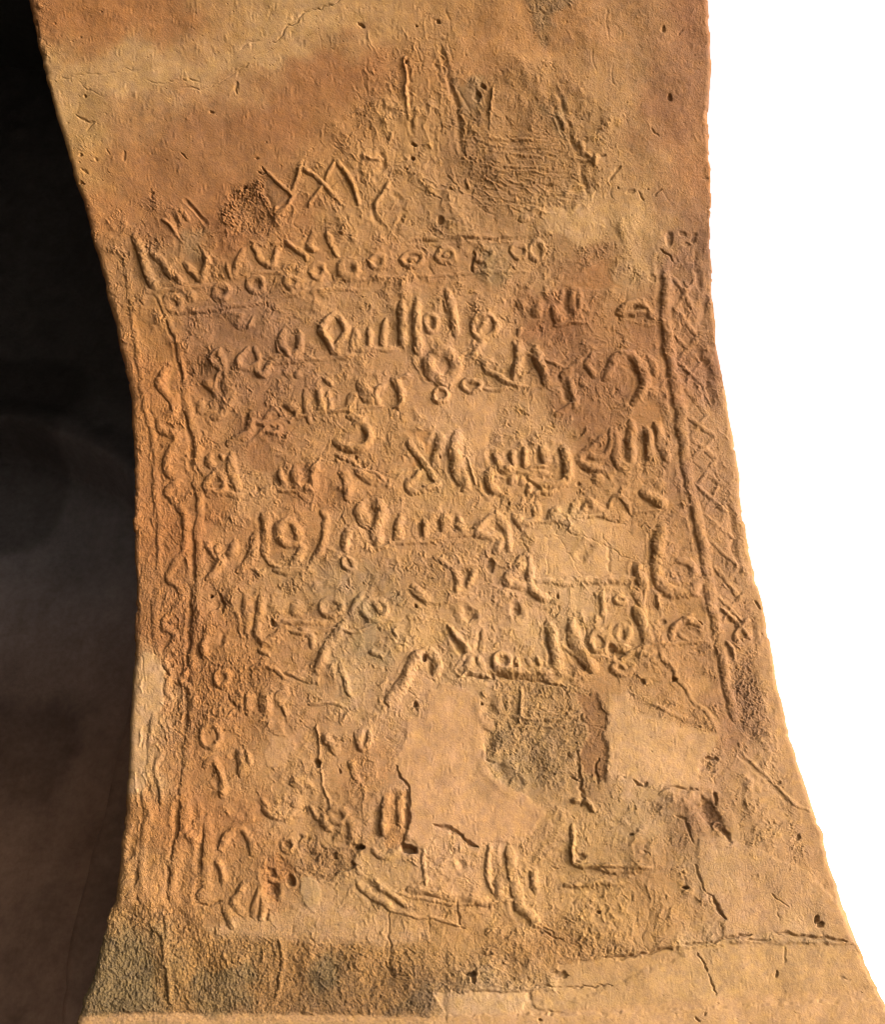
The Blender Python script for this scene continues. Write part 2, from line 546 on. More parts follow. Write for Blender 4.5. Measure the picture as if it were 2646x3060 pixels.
H g 9 9: 870,310 848,440
H l 8 6: 890,290 875,400 860,450
H g 9 8: 775,490 735,570
H l 13 7: 800,490 770,560
H l 11 7: 850,480 885,570
H g 10 8: 822,500 830,550
H g 12 10: 690,595 760,600 930,610
H o 13 10: 1010,505 52,48
H l 14 12: 965,520 1000,562 1150,578 1355,578
H g 16 11: 940,560 1000,590 1150,605 1340,610
H g 8 12: 945,480 940,540
H l 9 8: 1105,480 1125,550
H l 9 8: 1175,490 1205,550
H l 9 8: 1240,480 1265,545
H g 7 9: 1112,500 1115,545
H g 7 9: 1182,510 1185,545
H g 7 9: 1245,500 1248,540
H l 20 12: 1325,260 1355,400 1378,500 1382,575
H g 8 12: 1305,300 1320,420 1332,540
H k 6 12: 760,600 940,625 950,600 1100,622 1200,630 1380,665 1440,690
H l 6 5: 1052,750 1050,880 1080,960 1105,1030
H l 5 5: 1080,940 1300,942 1500,930 1680,935
H l 5 5: 1240,850 1400,862 1530,850
H g 8 6: 1175,840 1160,930
H g 5 7: 1535,850 1565,920 1690,940
H k 8 14: 1515,1110 1530,1250 1545,1380 1540,1470
H k 6 14: 1480,1280 1530,1300
H k 7 12: 1645,1160 1650,1320
H g 20 12: 920,800 940,880
H h 0 14: 870,793 5,4
H h 0 18: 420,800 5,9
H h 0 12: 428,143 5,5
H g 22 12: 960,1200 1010,1260 1080,1310
H g 22 8: 930,960 910,1100
H k 5 9: 905,1165 960,1190
H k 6 12: 300,1200 330,1280 385,1360 375,1450 385,1560
H l 13 7: 1690,310 1750,400 1792,420
H o 13 7: 150,160 80,70
H l 11 7: 30,990 60,1090
H h 0 14: 1740,425 16,12
H g 14 9: 1105,150 1110,200
H h 0 10: 790,190 26,26
I l 22 12: 20,240 32,340 62,430 120,510 172,565
I g 12 12: 0,300 10,400 50,490 120,570
I l 12 8: 690,355 700,290 760,240 830,242 890,270
I l 8 6: 740,320 790,365 890,370
I g 9 7: 790,275 880,330
I f 6 5: 560,397 700,388 930,372
I g 7 4: 700,425 940,430
I l 18 9: 460,140 492,260 530,390
I g 9 7: 430,170 470,320
I l 16 9: 240,315 280,372 340,410 400,435
I o 15 8: 360,330 46,60
I o 15 8: 200,380 50,66
I g 10 10: 130,400 180,455 300,458 380,460 480,470
I l 8 4: 608,430 640,500 700,560 740,640 800,720 860,800
I g 6 7: 590,430 640,530 715,620 780,740
I l 5 4: 570,260 600,360
I l 5 4: 620,100 622,210
I o 12 6: 360,550 62,42
I l 8 6: 540,780 650,835 760,890 880,905
I l 7 5: 870,800 960,900 1000,980
I b 14 11: 950,0 968,130
I b 14 11: 972,160 990,300
I b 14 11: 1000,390 1020,430 1050,600 1080,750 1112,890
I g 10 10: 910,0 940,150 960,250 985,400 1010,540 1040,650 1060,800
I g 5 6: 960,150 1000,160
I l 6 4: 1150,1110 1260,1220 1400,1340 1500,1450 1620,1510
I g 6 4: 1140,1130 1250,1240 1380,1360 1480,1470
I k 7 20: 925,1150 960,1165 990,1158
I g 8 9: 880,1240 950,1180
I k 7 18: 968,1380 990,1450
I t 8 6: 1130,260 1220,350
I t 8 6: 1200,220 1150,280 1110,360
I t 8 6: 1060,380 1110,480
I t 8 6: 1020,160 1080,210 1130,240
I g 10 10: 1225,200 1235,320 1255,440
I k 7 16: 490,630 512,655
I h 0 16: 715,628 8,6
I k 6 14: 870,230 890,265
I h 0 8: 620,240 10,10
I k 5 10: 1250,100 1290,160
I k 6 12: 440,1300 500,1340 520,1310
I k 6 10: 600,1380 700,1350 860,1370
I k 4 7: 80,230 110,300 100,370
I l 5 4: 230,60 245,180 240,270
K l 15 9: 175,165 155,220 190,265
K o 16 8: 250,175 60,48
K g 14 9: 262,200 300,240
K l 19 10: 310,185 350,250 340,340
K g 16 9: 200,290 270,330
K g 20 12: 535,100 515,200 500,330
K l 17 9: 575,40 560,180 545,280
K g 14 11: 620,40 632,180 625,240
K l 14 8: 660,60 665,220
K k 13 18: 705,0 712,100 700,200 715,260
K h 0 40: 720,402 24,14
K k 6 16: 690,300 680,380 770,385
K h 0 34: 388,390 15,10
K g 20 11: 310,370 360,390
K k 10 20: 205,430 240,455
K k 7 18: 210,560 300,545 350,480
K g 20 10: 60,450 110,430
K g 20 10: 200,480 240,540
K l 14 8: 380,610 450,690 560,755 600,795
K l 12 7: 455,595 590,690 700,775
K g 14 8: 400,640 490,750
K g 13 7: 560,700 690,780
K l 6 5: 600,810 740,840 830,860 900,860 1070,910
K l 7 5: 820,400 825,530 835,650
K k 4 7: 592,790 590,950 602,1050 595,1150 605,1245
K k 6 9: 605,1245 690,1250
K k 5 9: 1045,720 1050,800 1065,905 1110,920
K k 4 6: 850,860 860,960
K l 15 10: 720,665 870,690 1040,718 1250,750
K g 16 8: 880,715 1020,750 1160,770 1280,780
K l 18 9: 1400,400 1412,560 1445,700 1482,800 1600,900
K g 13 10: 1365,400 1385,560 1415,700 1450,830
K l 18 8: 1325,600 1325,720
K g 9 8: 1285,640 1290,720
K l 17 8: 1560,540 1570,670
K g 8 9: 1530,570 1550,680
K k 9 22: 885,240 1000,265 1060,295 1100,350 1180,385
K h 0 26: 1135,1232 16,8
K k 8 30: 1140,1240 1165,1295
K g 10 6: 1060,470 1080,530
K k 6 9: 1560,1310 1700,1320
K k 11 20: 1690,1235 1792,1240
K k 6 12: 1210,1095 1280,1090
K k 6 12: 1560,940 1660,970 1750,1010
K k 6 10: 570,1150 590,1210
K l 10 6: 1240,970 1280,930
K k 5 8: 1240,970 1280,930
K f 5 4: 430,10 410,200
K h 0 12: 1595,1540 7,5
K l 4 4: 155,0 185,80 190,160
L k 9 20: 340,855 400,862 450,855 560,835 700,815
L k 8 22: 760,795 870,785 950,770 1010,755 1110,738
L k 10 24: 1240,738 1290,735 1350,748 1450,750 1520,765 1600,775
L k 8 16: 1080,770 1200,770
L k 4 20: 830,828 865,880 885,930
L k 3 22: 895,945 915,1000 930,1055
L k 4 8: 1285,800 1282,890
L k 8 14: 720,125 770,150 790,220 810,280
L k 6 12: 820,380 830,430 870,520 905,545
L k 8 26: 905,548 935,610 972,660
L k 5 10: 960,690 958,730
L h 0 18: 1440,665 9,12
L h 0 16: 1462,692 12,8
L h 0 10: 238,340 14,9
L h 0 20: 768,500 11,6
L h 0 8: 1352,240 6,12
L k 5 12: 560,310 590,335
L h 0 14: 492,230 7,4
L l 9 15: 200,385 400,392 590,400
L l 11 10: 160,490 300,478 440,475
L g 10 7: 160,503 300,510 420,500
L g 12 5: 120,430 350,430 560,425
L k 4 5: 195,540 200,640
L k 4 5: 355,560 365,680
L g 26 12: 855,60 890,140 940,190
L g 8 10: 940,190 990,260
L k 6 16: 915,40 930,85
L k 4 10: 1205,540 1300,600
L k 4 6: 1245,610 1250,680
L h 0 16: 322,625 6,3
L k 4 18: 877,1140 870,1155
L k 4 18: 827,1165 835,1190
L k 5 14: 400,1000 0,1010
L k 9 18: 80,940 160,960
L k 6 12: 0,715 80,725 100,780
L k 4 6: 1560,960 1620,970
L h 0 10: 1240,945 4,12
a l 5 5: 493,290 500,340 525,390 548,402
a l 16 7: 955,535 985,580 1015,640
a l 10 6: 920,580 885,640 905,690
a l 14 7: 555,650 590,665 620,700
a l 10 6: 490,690 450,705 430,730
a l 9 6: 670,640 685,705
a l 9 6: 720,575 735,640 730,700
a l 9 6: 780,580 790,640 780,690
a l 9 5: 760,500 800,540
b l 14 8: 35,535 70,580 95,650
b l 12 8: 175,540 120,575 115,615 140,645
b l 16 8: 215,505 255,560 255,610
b l 9 7: 220,660 250,650 275,605
b l 8 5: 300,490 240,500
b g 9 7: 490,30 497,150
f l 10 6: 60,500 75,560 55,600
f l 8 6: 150,590 160,540 190,520
f l 10 5: 230,590 280,600 340,580
g l 10 5: 480,380 560,395 640,385 700,370
g l 8 5: 370,370 400,405 430,375
g l 12 6: 330,520 345,600 335,700
g l 10 6: 270,600 290,650 290,720
g l 9 6: 780,560 800,540 840,560
h l 9 5: 20,490 45,440 75,420
h l 9 6: 100,420 140,480
h l 7 5: 440,440 560,410 650,400
h l 9 5: 210,600 240,640
i l 8 5: 190,215 260,212
i l 10 6: 500,640 580,700
m l 10 6: 130,150 180,180 240,140
m l 12 6: 310,130 360,160 370,210
m l 9 6: 500,290 520,370 540,440
m l 10 6: 640,230 700,250
m l 9 6: 240,330 300,350 370,370
m l 7 5: 360,480 440,470 520,490
m l 12 6: 20,420 30,500
E l 9 5: 430,1050 620,1048 740,1012 860,1002 950,1000
E l 9 5: 650,1452 780,1440 860,1430
F l 9 5: 100,900 220,880 350,860
A l 8 4: 1370,1062 1500,1060 1700,1040
D l 10 5: 590,730 720,735 860,745
D l 9 5: 1060,690 1140,705 1250,705
D l 9 4: 1000,1160 1100,1230 1300,1240
G l 10 6: 1110,240 1250,250 1380,240
G l 12 7: 470,560 430,640 520,700
G l 10 7: 1290,1480 1350,1560
G l 9 6: 900,560 980,540 1060,560 1120,620
J l 14 8: 1180,640 1120,760 1190,840
J l 9 6: 560,900 640,1000 660,1200
J l 10 6: 665,850 660,1000 668,1200 690,1420
J l 8 5: 1430,1000 1440,1200 1400,1400
K l 12 7: 480,400 540,440 640,420
K l 9 6: 1260,380 1250,560 1290,700
L l 9 12: 190,60 260,60 300,110
L l 9 12: 190,180 190,380
D w 13 7: 430,620 350,690 340,740 400,800
D w 13 7: 465,980 452,1080 430,1150
G w 12 7: 440,56 425,90 410,100
G w 11 7: 310,240 320,290 385,330 375,390 320,450
G w 10 6: 320,450 330,530 372,600
G w 10 6: 370,600 330,680 350,760
G w 10 6: 300,1120 262,1200 258,1290 300,1380 290,1460
T f 6 6: 640,668 690,666 745,664
T l 7 6: 590,650 606,638 612,664 640,668
T l 7 6: 500,640 520,652 545,650
T l 6 6: 470,678 500,692 520,690
T l 6 6: 320,722 350,728 380,722 410,726 440,714 462,712
T l 6 6: 300,742 316,738 330,726
T l 6 5: 640,740 665,752 700,756
T l 6 6: 710,760 740,742 760,738
T l 6 5: 262,415 246,440 262,470 236,474
T l 6 5: 290,505 320,482 350,478 400,470 440,466
T l 6 5: 590,392 600,402 640,420 660,424
T l 6 5: 300,410 330,408 345,398
T l 6 5: 240,560 262,556 275,562
T l 6 5: 300,562 340,556 372,540
T l 6 5: 592,600 640,598 680,594 720,590
T l 6 5: 420,632 470,622 520,612 560,612
T l 6 5: 410,1000 440,1020 480,1030 520,1038 560,1036 590,1034
T l 6 5: 660,985 700,1000 740,998
T l 6 5: 316,930 330,940 350,930
T l 6 5: 372,935 398,930 402,955
T l 5 5: 575,820 620,826 660,822
T l 5 5: 600,790 598,830
Q g 8 8: 1150,370 1160,500 1172,650 1182,800 1195,880
Q l 6 6: 1137,380 1148,520 1155,700 1170,800
Q g 9 10: 1392,280 1400,380 1430,500 1462,620 1495,750 1508,900 1532,1050
Q l 7 6: 220,1150 330,1260 390,1310
Q l 8 6: 450,1110 412,1220 385,1305
Q g 7 7: 430,1115 395,1220 375,1290 320,1400 250,1462
Q l 8 6: 400,1300 340,1400 270,1480
Q l 8 6: 470,1130 560,1200 660,1300 720,1370
Q g 6 6: 490,1120 600,1220 690,1340
Q l 8 6: 670,1080 615,1200
Q g 7 6: 650,1075 600,1190
Q l 7 6: 590,1240 540,1320 505,1390
Q l 8 6: 685,1075 760,1180 800,1260 840,1370
Q g 7 8: 700,1110 760,1220 825,1360
Q g 9 11: 975,1010 985,1060 1000,1110 970,1145
Q l 7 5: 860,1045 920,1060 980,1065
Q g 8 8: 1015,1225 960,1310 925,1390 950,1470 1000,1530
Q l 8 6: 1035,1220 985,1310 945,1390
Q g 8 7: 1060,1290 1110,1350
Q g 8 7: 1140,1420 1100,1500 1080,1560
Q k 4 8: 1300,1305 1390,1335
Q h 0 12: 1200,970 12,5
Q h 0 16: 1385,1465 12,10
Q g 24 8: 1385,1480 1400,1510
Q h 0 16: 1195,1065 6,6
Q k 6 14: 830,150 870,190
Q h 0 12: 1225,170 4,4
Q h 0 9: 1360,150 8,10
Q h 0 14: 1665,570 9,8
Q h 0 14: 1625,640 12,14
Q h 0 12: 1155,410 5,6
Q h 0 20: 60,1243 8,6
Q k 5 12: 160,1150 210,1155 190,1120
Q g 7 7: 1380,390 1350,440 1400,475
Q l 4 5: 1732,580 1720,720 1705,870
Q k 3 7: 700,0 640,30 560,65 470,82 410,150 340,190 320,235 280,270 220,275
Q k 3 4: 170,265 90,285 40,340
Q k 3 5: 0,478 70,450 100,430
Q k 3 3: 120,390 200,345 290,325
P k 3 6: 360,465 430,460 490,443 600,440 710,430
P k 3 5: 720,410 820,410
P k 3 7: 860,490 920,495 970,498 1050,483 1180,485
P k 3 7: 1080,520 1180,517 1240,520 1290,495 1350,460 1420,425
P k 2 4: 460,480 520,530 640,575
P k 5 10: 212,120 215,180 228,225
P k 5 9: 445,680 500,710 555,722
P k 4 8: 555,722 510,770
P h 0 14: 512,578 4,5
P h 0 10: 478,230 4,4
P h 0 9: 598,66 3,3
P h 0 9: 320,140 3,4
P h 0 12: 480,925 4,4
P k 4 9: 640,880 650,920
P k 4 9: 560,930 580,950
P k 6 10: 740,905 735,960
P k 6 11: 1090,915 1115,945
P k 5 10: 470,1010 520,1030
P h 0 14: 490,1085 8,4
P k 6 12: 1405,490 1412,555
P h 0 12: 1593,848 3,3
P h 0 12: 1527,942 4,4
P h 0 12: 1258,660 6,4
P h 0 12: 908,1160 6,5
S g 9 10: 735,560 760,630 785,690
S g 8 9: 785,720 820,830 860,940
S g 7 8: 870,970 890,1060 912,1170
S k 6 12: 860,968 920,966
S l 7 6: 730,680 770,760
S g 8 8: 740,700 770,780
S l 8 6: 870,840 880,900 930,940
S g 6 8: 895,830 885,880
S f 4 4: 170,942 300,932
S f 6 4: 300,826 480,830 650,838
S f 6 4: 330,870 500,880 690,880
S f 5 4: 330,903 640,935
S f 5 4: 420,990 560,993 700,997
S f 4 4: 440,1010 700,1035
S l 4 4: 290,1050 400,1115
S l 4 4: 280,1050 370,1000
S l 5 5: 185,1060 205,1120
S f 5 4: 430,1070 580,1110
S l 5 4: 770,1145 870,1095
S g 3 3: 940,290 940,360 965,420
S g 3 3: 1060,385 1055,450 1075,510
S g 3 3: 1195,410 1190,435
S h 0 18: 1410,582 8,11
S k 6 14: 985,930 1010,920
S k 7 14: 1105,993 1070,1030 1040,1080
S k 3 5: 1050,1090 1052,1180
S k 6 14: 1315,1155 1345,1120
S h 0 12: 1095,1118 3,3
S h 0 8: 1165,1135 12,8
S k 6 12: 1210,1145 1240,1200
S k 6 10: 1290,760 1330,820
S k 6 10: 1590,1060 1635,1060
S h 0 12: 1360,165 8,10
S k 6 9: 1460,215 1480,180
S g 3 3: 1025,40 1025,150 1045,240
S h 0 14: 15,130 5,8
S h 0 14: 285,500 6,7
S h 0 14: 245,580 9,8
S l 14 8: 520,1310 590,1260 640,1250
S l 12 6: 960,930 950,980
S g 6 7: 1640,640 1620,690
"""
NAMES = dict(l='letter_stroke', b='border_ridge', t='lattice_strip', r='rosette', o='letter_loop', d='raised_dot', f='frame_line', w='border_wave')
for line in WORK.strip().splitlines():
    head, body = line.split(':'); c, kd, hw, h = head.split(); hw = float(hw); h = float(h)
    P = pts_of(c, body); nm = NAMES.get(kd)
    if c == 'T': hw *= 1.25
    if kd in 'lo': h = 1.5+h*1.12
    if c in 'PS' and kd in 'kh': h *= .6
    if c in 'EF' and kd == 'k': hw *= .75; h *= .5
    if c == 'L' and kd == 'k': hw *= .8; h *= .75
    if c in 'IHL' and kd == 'l' and hw <= 8: h *= .55
    if kd == 't': h *= 1.7
    if kd == 'w': h *= 1.1
    if c == 'C' and kd == 'h': h *= .5
    if kd == 'k' and h > 12: h = 12+(h-12)*.6
    if kd in 'lbtfw': ridge(spline(P), min(hw*.84, 4+hw*.58) if kd != 'b' else hw*.9, h*(.68 if kd == 'b' else 1.0), nm)
    elif kd == 'g': groove(spline(P), hw, h*(.34 if (c in 'CFI' and P[:,0].min() > 1960) else .5 if c in 'QS' else .8))
    elif kd == 'k': crack(spline(P), hw*.62, h*.8)
    elif kd in 'rodh':
        a, b = body.split(); s = CROP[c][2]; rx, ry = [float(t)*(1 if kd == 'h' else s) for t in b.split(',')]
        cx, cy = P[0]
        if kd == 'h': hole(cx, cy, rx, ry, h)
        elif kd == 'd':
            r = min(rx, ry); e = np.array([rx-r, ry-r])*1.0
            ridge(np.array([[cx-e[0], cy-e[1]], [cx+e[0]+.1, cy+e[1]+.1]]), r*1.15, h, nm)
        else:
            t = np.linspace(0, 2*math.pi, 13)[:-1]
            P = np.stack([cx+rx*np.cos(t), cy+ry*np.sin(t)], 1)
            ridge(spline(P, True), hw*.72, h, nm)
RX = np.array([(819,1994),(932,1992),(1049,2002),(1178,2026),(1284,2040),(1418,2055),(1529,2082),(1663,2109),(1797,2123),(1942,2155),(2147,2196)], float)
rl_ = np.random.default_rng(31); ys = [838.0]
while ys[-1] < 1930: ys.append(ys[-1]+rl_.uniform(66, 92))
for ph in (0, 1):
    for k in range(len(ys)-1):
        if rl_.uniform() < .22: continue
        def node(i, ph=ph):
            yv = ys[i]+rl_.normal()*4; inner = (i+ph) % 2 == 0; yv = min(yv, 1960)
            rxv = np.interp(yv, RX[:,0], RX[:,1]); return (rxv+(20 if inner else 84+8*(yv > 1250))+rl_.normal()*4, yv)
        ridge(np.array([node(k), node(k+1)]), rl_.uniform(5.5, 8), rl_.uniform(2.2, 5.8), 'lattice_strip')
print('strokes', round(time.time()-T0, 1))

# ------------------------------------------------------------------ stains: colours of the plaster itself
CT = """60: 60,170,108,52 300,186,120,60 500,175,115,60 700,190,145,90 900,196,156,102 1100,195,150,95 1300,186,136,80 1500,186,130,70 1700,182,126,70 1900,182,132,82 2080,166,108,66
-80: 60,170,105,50 500,180,115,58 900,195,150,95 1300,190,140,80 1700,180,125,70 2080,166,106,66
220: 150,180,135,80 400,197,157,106 600,195,150,100 750,192,147,96 900,170,110,60 1080,172,108,55 1250,190,132,72 1450,186,130,75 1650,192,140,84 1850,182,136,86 2050,166,112,72
350: 190,190,150,92 400,180,130,80 600,166,110,64 800,166,105,55 950,170,110,55 1050,186,130,70 1200,196,146,86 1400,172,124,72 1600,164,112,60 1800,186,140,86 2000,164,108,66
500: 240,194,144,80 400,172,112,60 600,166,110,60 800,172,116,65 1000,190,136,76 1200,196,146,90 1400,160,115,68 1550,158,112,66 1750,182,136,82 1950,180,134,84 2090,182,120,70
650: 280,190,124,64 500,172,112,62 700,162,98,46 850,186,126,70 1100,190,140,85 1300,186,140,90 1500,170,125,76 1700,196,156,106 1900,192,152,98 2060,162,112,76
800: 330,186,130,75 450,158,118,76 600,180,124,68 900,186,132,76 1200,186,132,80 1450,180,130,80 1600,186,140,90 1750,158,102,52 1900,188,148,98 2050,150,102,74
950: 370,186,128,70 470,176,122,62 600,158,108,72 780,160,112,76 1000,190,140,90 1200,186,140,90 1450,196,146,96 1650,164,104,58 1850,172,118,64 2000,178,122,76 2130,176,126,82
1100: 400,190,124,64 490,180,112,50 650,156,106,64 850,166,116,76 1050,186,136,86 1300,192,142,96 1500,186,140,90 1700,158,106,62 1850,158,104,60 2000,182,122,70 2100,152,102,74
1300: 450,190,124,60 550,184,118,58 650,178,128,78 780,158,102,58 950,182,132,80 1150,190,140,86 1400,198,152,108 1600,190,144,94 1800,158,104,56 1950,176,126,76 2080,176,126,82 2170,186,140,96
1450: 450,182,116,60 600,174,114,56 780,190,142,92 900,178,118,66 1100,186,132,80 1300,190,145,90 1500,196,146,90 1700,190,140,85 1900,180,130,76 2100,166,116,80 2200,186,140,96
1600: 430,182,116,56 550,174,104,46 700,180,124,72 900,180,126,72 1100,196,146,96 1300,190,140,90 1500,196,150,100 1700,200,160,110 1900,186,136,80 2050,176,126,76 2200,186,136,90
1750: 430,180,120,66 520,164,104,50 650,180,126,76 850,180,136,86 1050,166,132,92 1300,186,140,90 1500,196,150,106 1750,206,166,118 1900,190,140,86 2100,180,130,86 2260,186,140,96
1900: 430,176,114,58 550,164,102,52 700,176,120,64 900,180,130,80 1100,180,146,102 1250,200,156,100 1450,200,156,110 1650,200,160,110 1850,190,145,90 2050,180,130,80 2250,182,132,86
2050: 440,196,156,110 540,174,108,48 700,174,114,54 900,180,130,80 1050,186,152,108 1200,196,150,106 1400,196,156,110 1600,190,145,90 1750,180,130,76 1950,180,130,74 2150,176,126,80 2300,192,146,96
2150: 420,196,160,116 520,174,114,58 700,176,120,66 900,180,132,86 1150,190,146,102 1300,200,156,112 1500,172,132,84 1650,178,138,88 1780,150,100,52 1870,202,166,122 2050,186,136,80 2220,156,106,74 2350,196,150,102
2300: 420,190,154,108 540,174,114,58 750,180,130,76 900,186,140,90 1100,186,132,80 1300,200,156,116 1500,172,140,96 1650,156,126,84 1760,146,102,58 1900,206,166,122 2100,196,150,106 2300,190,146,100 2420,190,146,100
2450: 400,184,128,68 520,180,114,54 700,180,120,66 900,186,140,90 1080,156,112,64 1220,200,156,116 1450,206,160,116 1620,190,146,96 1750,186,146,92 1900,180,146,102 2100,156,112,74 2250,190,146,96 2430,190,146,100
2600: 380,186,136,82 550,180,124,68 750,180,130,76 850,168,112,58 950,182,142,92 1150,186,146,96 1350,206,160,116 1550,196,150,96 1750,180,140,86 1950,168,124,74 2150,190,156,112 2350,186,142,96 2500,186,136,86
2720: 340,190,142,82 500,186,130,74 700,180,130,76 950,192,152,106 1100,186,146,96 1350,190,142,86 1600,200,156,102 1800,190,146,86 2000,186,140,84 2200,196,152,112 2450,192,152,106
2850: 320,150,125,80 450,145,120,76 600,182,130,64 750,165,125,70 900,182,130,68 1100,186,136,74 1300,186,140,80 1500,186,136,76 1650,176,124,64 1900,186,140,86 2150,196,160,112 2400,190,156,112
2950: 290,128,106,70 420,120,100,64 540,182,132,60 700,140,108,64 850,172,120,58 960,104,88,58 1100,164,120,64 1300,134,98,58 1450,176,146,106 1650,196,160,112 1900,186,150,102 2100,206,172,124 2300,196,156,102 2500,190,150,102
3015: 260,150,126,82 420,122,104,70 600,166,120,64 800,158,114,60 1000,160,114,64 1200,148,108,60 1400,206,170,126 1700,200,166,122 2000,196,160,112 2500,196,156,106
3120: 200,200,156,112 800,200,156,112 1400,204,160,116 2000,198,158,114 2600,190,154,114"""
def lin(c): c = np.asarray(c, np.float32)/255; return np.where(c < .04045, c/12.92, ((c+.055)/1.055)**2.4)
cps = []
for r_ in CT.splitlines():
    y, rest = r_.split(':')
    for it in rest.split(): x, r, g, b = map(float, it.split(',')); cps.append((x, float(y), *lin((r, g, b))))
COL = np.zeros((NV, NU, 3), np.float32); W = np.full((NV, NU), 1e-6, np.float32)
sgx, sgy = 68.0, 58.0
for x, y, r, g, b in cps:
    w = win(np.array([[x, y]]), 420)
    q = ((PU2[w]-x)/sgx)**2 + ((PV2[w]-y)/sgy)**2
    k = np.exp(-.5*q) + 1e-4*np.exp(-.5*q/9)
    W[w] += k
    for i, cc in enumerate((r, g, b)): COL[..., i][w] += k*cc
COL /= W[..., None]
BIG = noise(130, 20, .7); MID = noise(46, 21, .6); SML = noise(15, 22, .6)
# rough (weathered) and smooth (trowelled) areas, patches with an edge
RG = np.full((NV, NU), 0.55, np.float32); RG += 0.26*BIG + 0.12*MID
OFF = np.zeros((NV, NU), np.float32)
def area(c, pts, rough, soft=30, col=None, mix=1.0, off=0.0, name=None, wob=1):
    P = pts_of(c, pts) if isinstance(pts, str) else pts
    w = win(P, soft+70); 
    if RG[w].size == 0: return
    d = sdpoly(P, w, PU2 if wob == 2 else JU, PV2 if wob == 2 else JV)
    m = smooth(soft*.5, -soft*.5, d)
    if rough is not None: RG[w] = RG[w]*(1-m) + rough*m
    if col is not None:
        m2 = (m*mix)[..., None]; COL[w] = COL[w]*(1-m2) + lin(col)*m2
    OFF[w] += off*m
    if name:
        k = part(name); L = LAB[w]; L[(d < 0) & (L == 0)] = k; LAB[w] = L
def join(*s): return np.vstack([pts_of(c, p) for c, p in s])
# the smooth top with flaking rims
area('Z', '60,-200 1420,-200 1300,60 1150,180 1080,250 1020,380 960,440 900,480 820,540 760,620 650,640 520,620 420,600 260,640', 0.16, 90, wob=2)
area('Z', '1250,-200 2200,-200 2200,700 1950,760 1850,640 1750,640 1900,400 1830,330 1700,220 1560,190 1300,220', 0.30, 110, wob=2)
area('Z', '1560,-60 1690,-60 1660,90 1610,90', 0.8, 40, (150,125,85), .55, wob=2)
area('Z', '150,190 420,150 640,170 720,110 820,40 900,-40 1040,-40 1000,60 900,140 760,200 690,230 600,260 480,260 330,280 220,320 180,400 150,300', 0.10, 34, (200,160,108), .65, wob=2)
# scratched oval
area('Z', '1380,330 1500,210 1620,215 1700,280 1750,400 1765,480 1760,590 1640,650 1500,640 1400,560', .68, 50, (178,130,72), .5, -2, wob=2)
area('Z', '1390,450 1480,470 1500,560 1440,580 1385,540', .8, 20, (158,112,64), .5)
area('Z', '1500,540 1570,545 1550,600 1490,590', .3, 16, (156,110,62), .5)
# pitted honeycomb
area('Q', '-20,1260 60,1230 200,1170 215,1260 270,1400 290,1520 200,1568 0,1568 -120,1440', 1.45, 26, (190,122,60), .5, -4, 'pitted_patch')
area('A', '900,0 1140,0 1180,180 1100,260 1000,230 900,180', 1.1, 30, (168,112,60), .5, -2)
area('Q', '215,1170 300,1260 390,1330 260,1400 205,1300', .25, 10, (142,98,56), .6, -1)
# brown smooth fields between the letters
for c, p, col in (('A', '740,830 820,790 1000,830 1020,900 1180,950 1160,1080 1000,1100 900,960 700,960 690,860', (150,102,64)),
                  ('A', '240,840 420,840 500,1100 540,1330 420,1130 330,1000', (176,118,56)),
                  ('C', '700,950 830,960 880,1080 900,1190 760,1180 690,1060', (158,104,62)),
                  ('C', '420,520 620,540 640,640 420,680 340,640', (170,112,56)),
                  ('E', '1580,130 1720,60 1792,180 1740,300 1620,320 1560,240', (150,98,54)),
                  ('C', '680,1370 800,1370 800,1450 700,1480', (170,114,62)),
                  ('F', '620,130 860,120 900,260 640,280', (172,116,62)),
                  ('D', '880,420 1020,400 1060,520 960,620 880,580', (160,104,58)),
                  ('D', '1150,500 1290,470 1280,620 1240,640', (160,106,60)),
                  ('D', '560,0 620,40 600,100 500,120 480,20', (170,112,62)),
                  ('E', '540,300 640,320 620,440 560,400', (180,122,62)),
                  ('E', '480,470 560,480 540,600 490,590', (172,116,64)),
                  ('B', '480,470 700,420 780,450 600,490', (172,120,68)),
                  ('I', '700,40 900,20 940,200 760,240', (182,132,74)),
                  ('I', '780,620 880,560 960,800 980,900 880,800', (184,136,80))):
    area(c, p, 0.22, 22, col, .75, -2.0, wob=2)
# pale trowelled repairs
area('E', '900,80 1060,70 1060,200 1030,440 1060,540 980,560 940,460 880,300 870,140', 0.06, 26, (194,146,98), .7, 1.5, 'repair_patch')
area('E', '400,40 ' '1180,40 1100,200 980,300', 0.12, 60, wob=2)
area('E', '1430,1000 1790,1060 1792,1280 1440,1290', 0.3, 50, (198,154,104), .4, 0)
area('F', '0,960 260,1000 480,1090 620,1180 600,1290 0,1290', 0.2, 44, (200,156,106), .4, .5)
area('F', '350,880 650,930 640,1000 760,1000 740,1180 500,1080 260,990', 0.25, 40, (198,154,106), .35, 0)
area('B', '1320,60 1792,120 1792,300 1400,270', 0.25, 30, (200,160,110), .6, 2, wob=2)
area('G', '1040,1010 1160,1010 1180,1100 1120,1210 1000,1210 990,1120', 0.08, 10, (196,150,106), .8, 2, 'repair_patch')
area('J', '1580,600 1660,590 1700,680 1690,760 1640,830 1580,760 1560,680', 0.10, 8, (178,146,104), .9, 3, 'repair_patch')
big = join(('H', '600,650 720,680 860,745 875,860 945,900 940,960 900,1000 900,1140 960,1300 1080,1360 1200,1440 1304,1517'),
           ('K', '1620,180 1575,240 1560,310 1400,365 1280,350 1180,385 1100,350 1060,295 1000,265 885,240 860,340 780,380 722,300 725,150 720,0'),
           ('H', '380,1360 330,1260 275,1155 350,1060 380,890 500,850 510,720 590,690'))
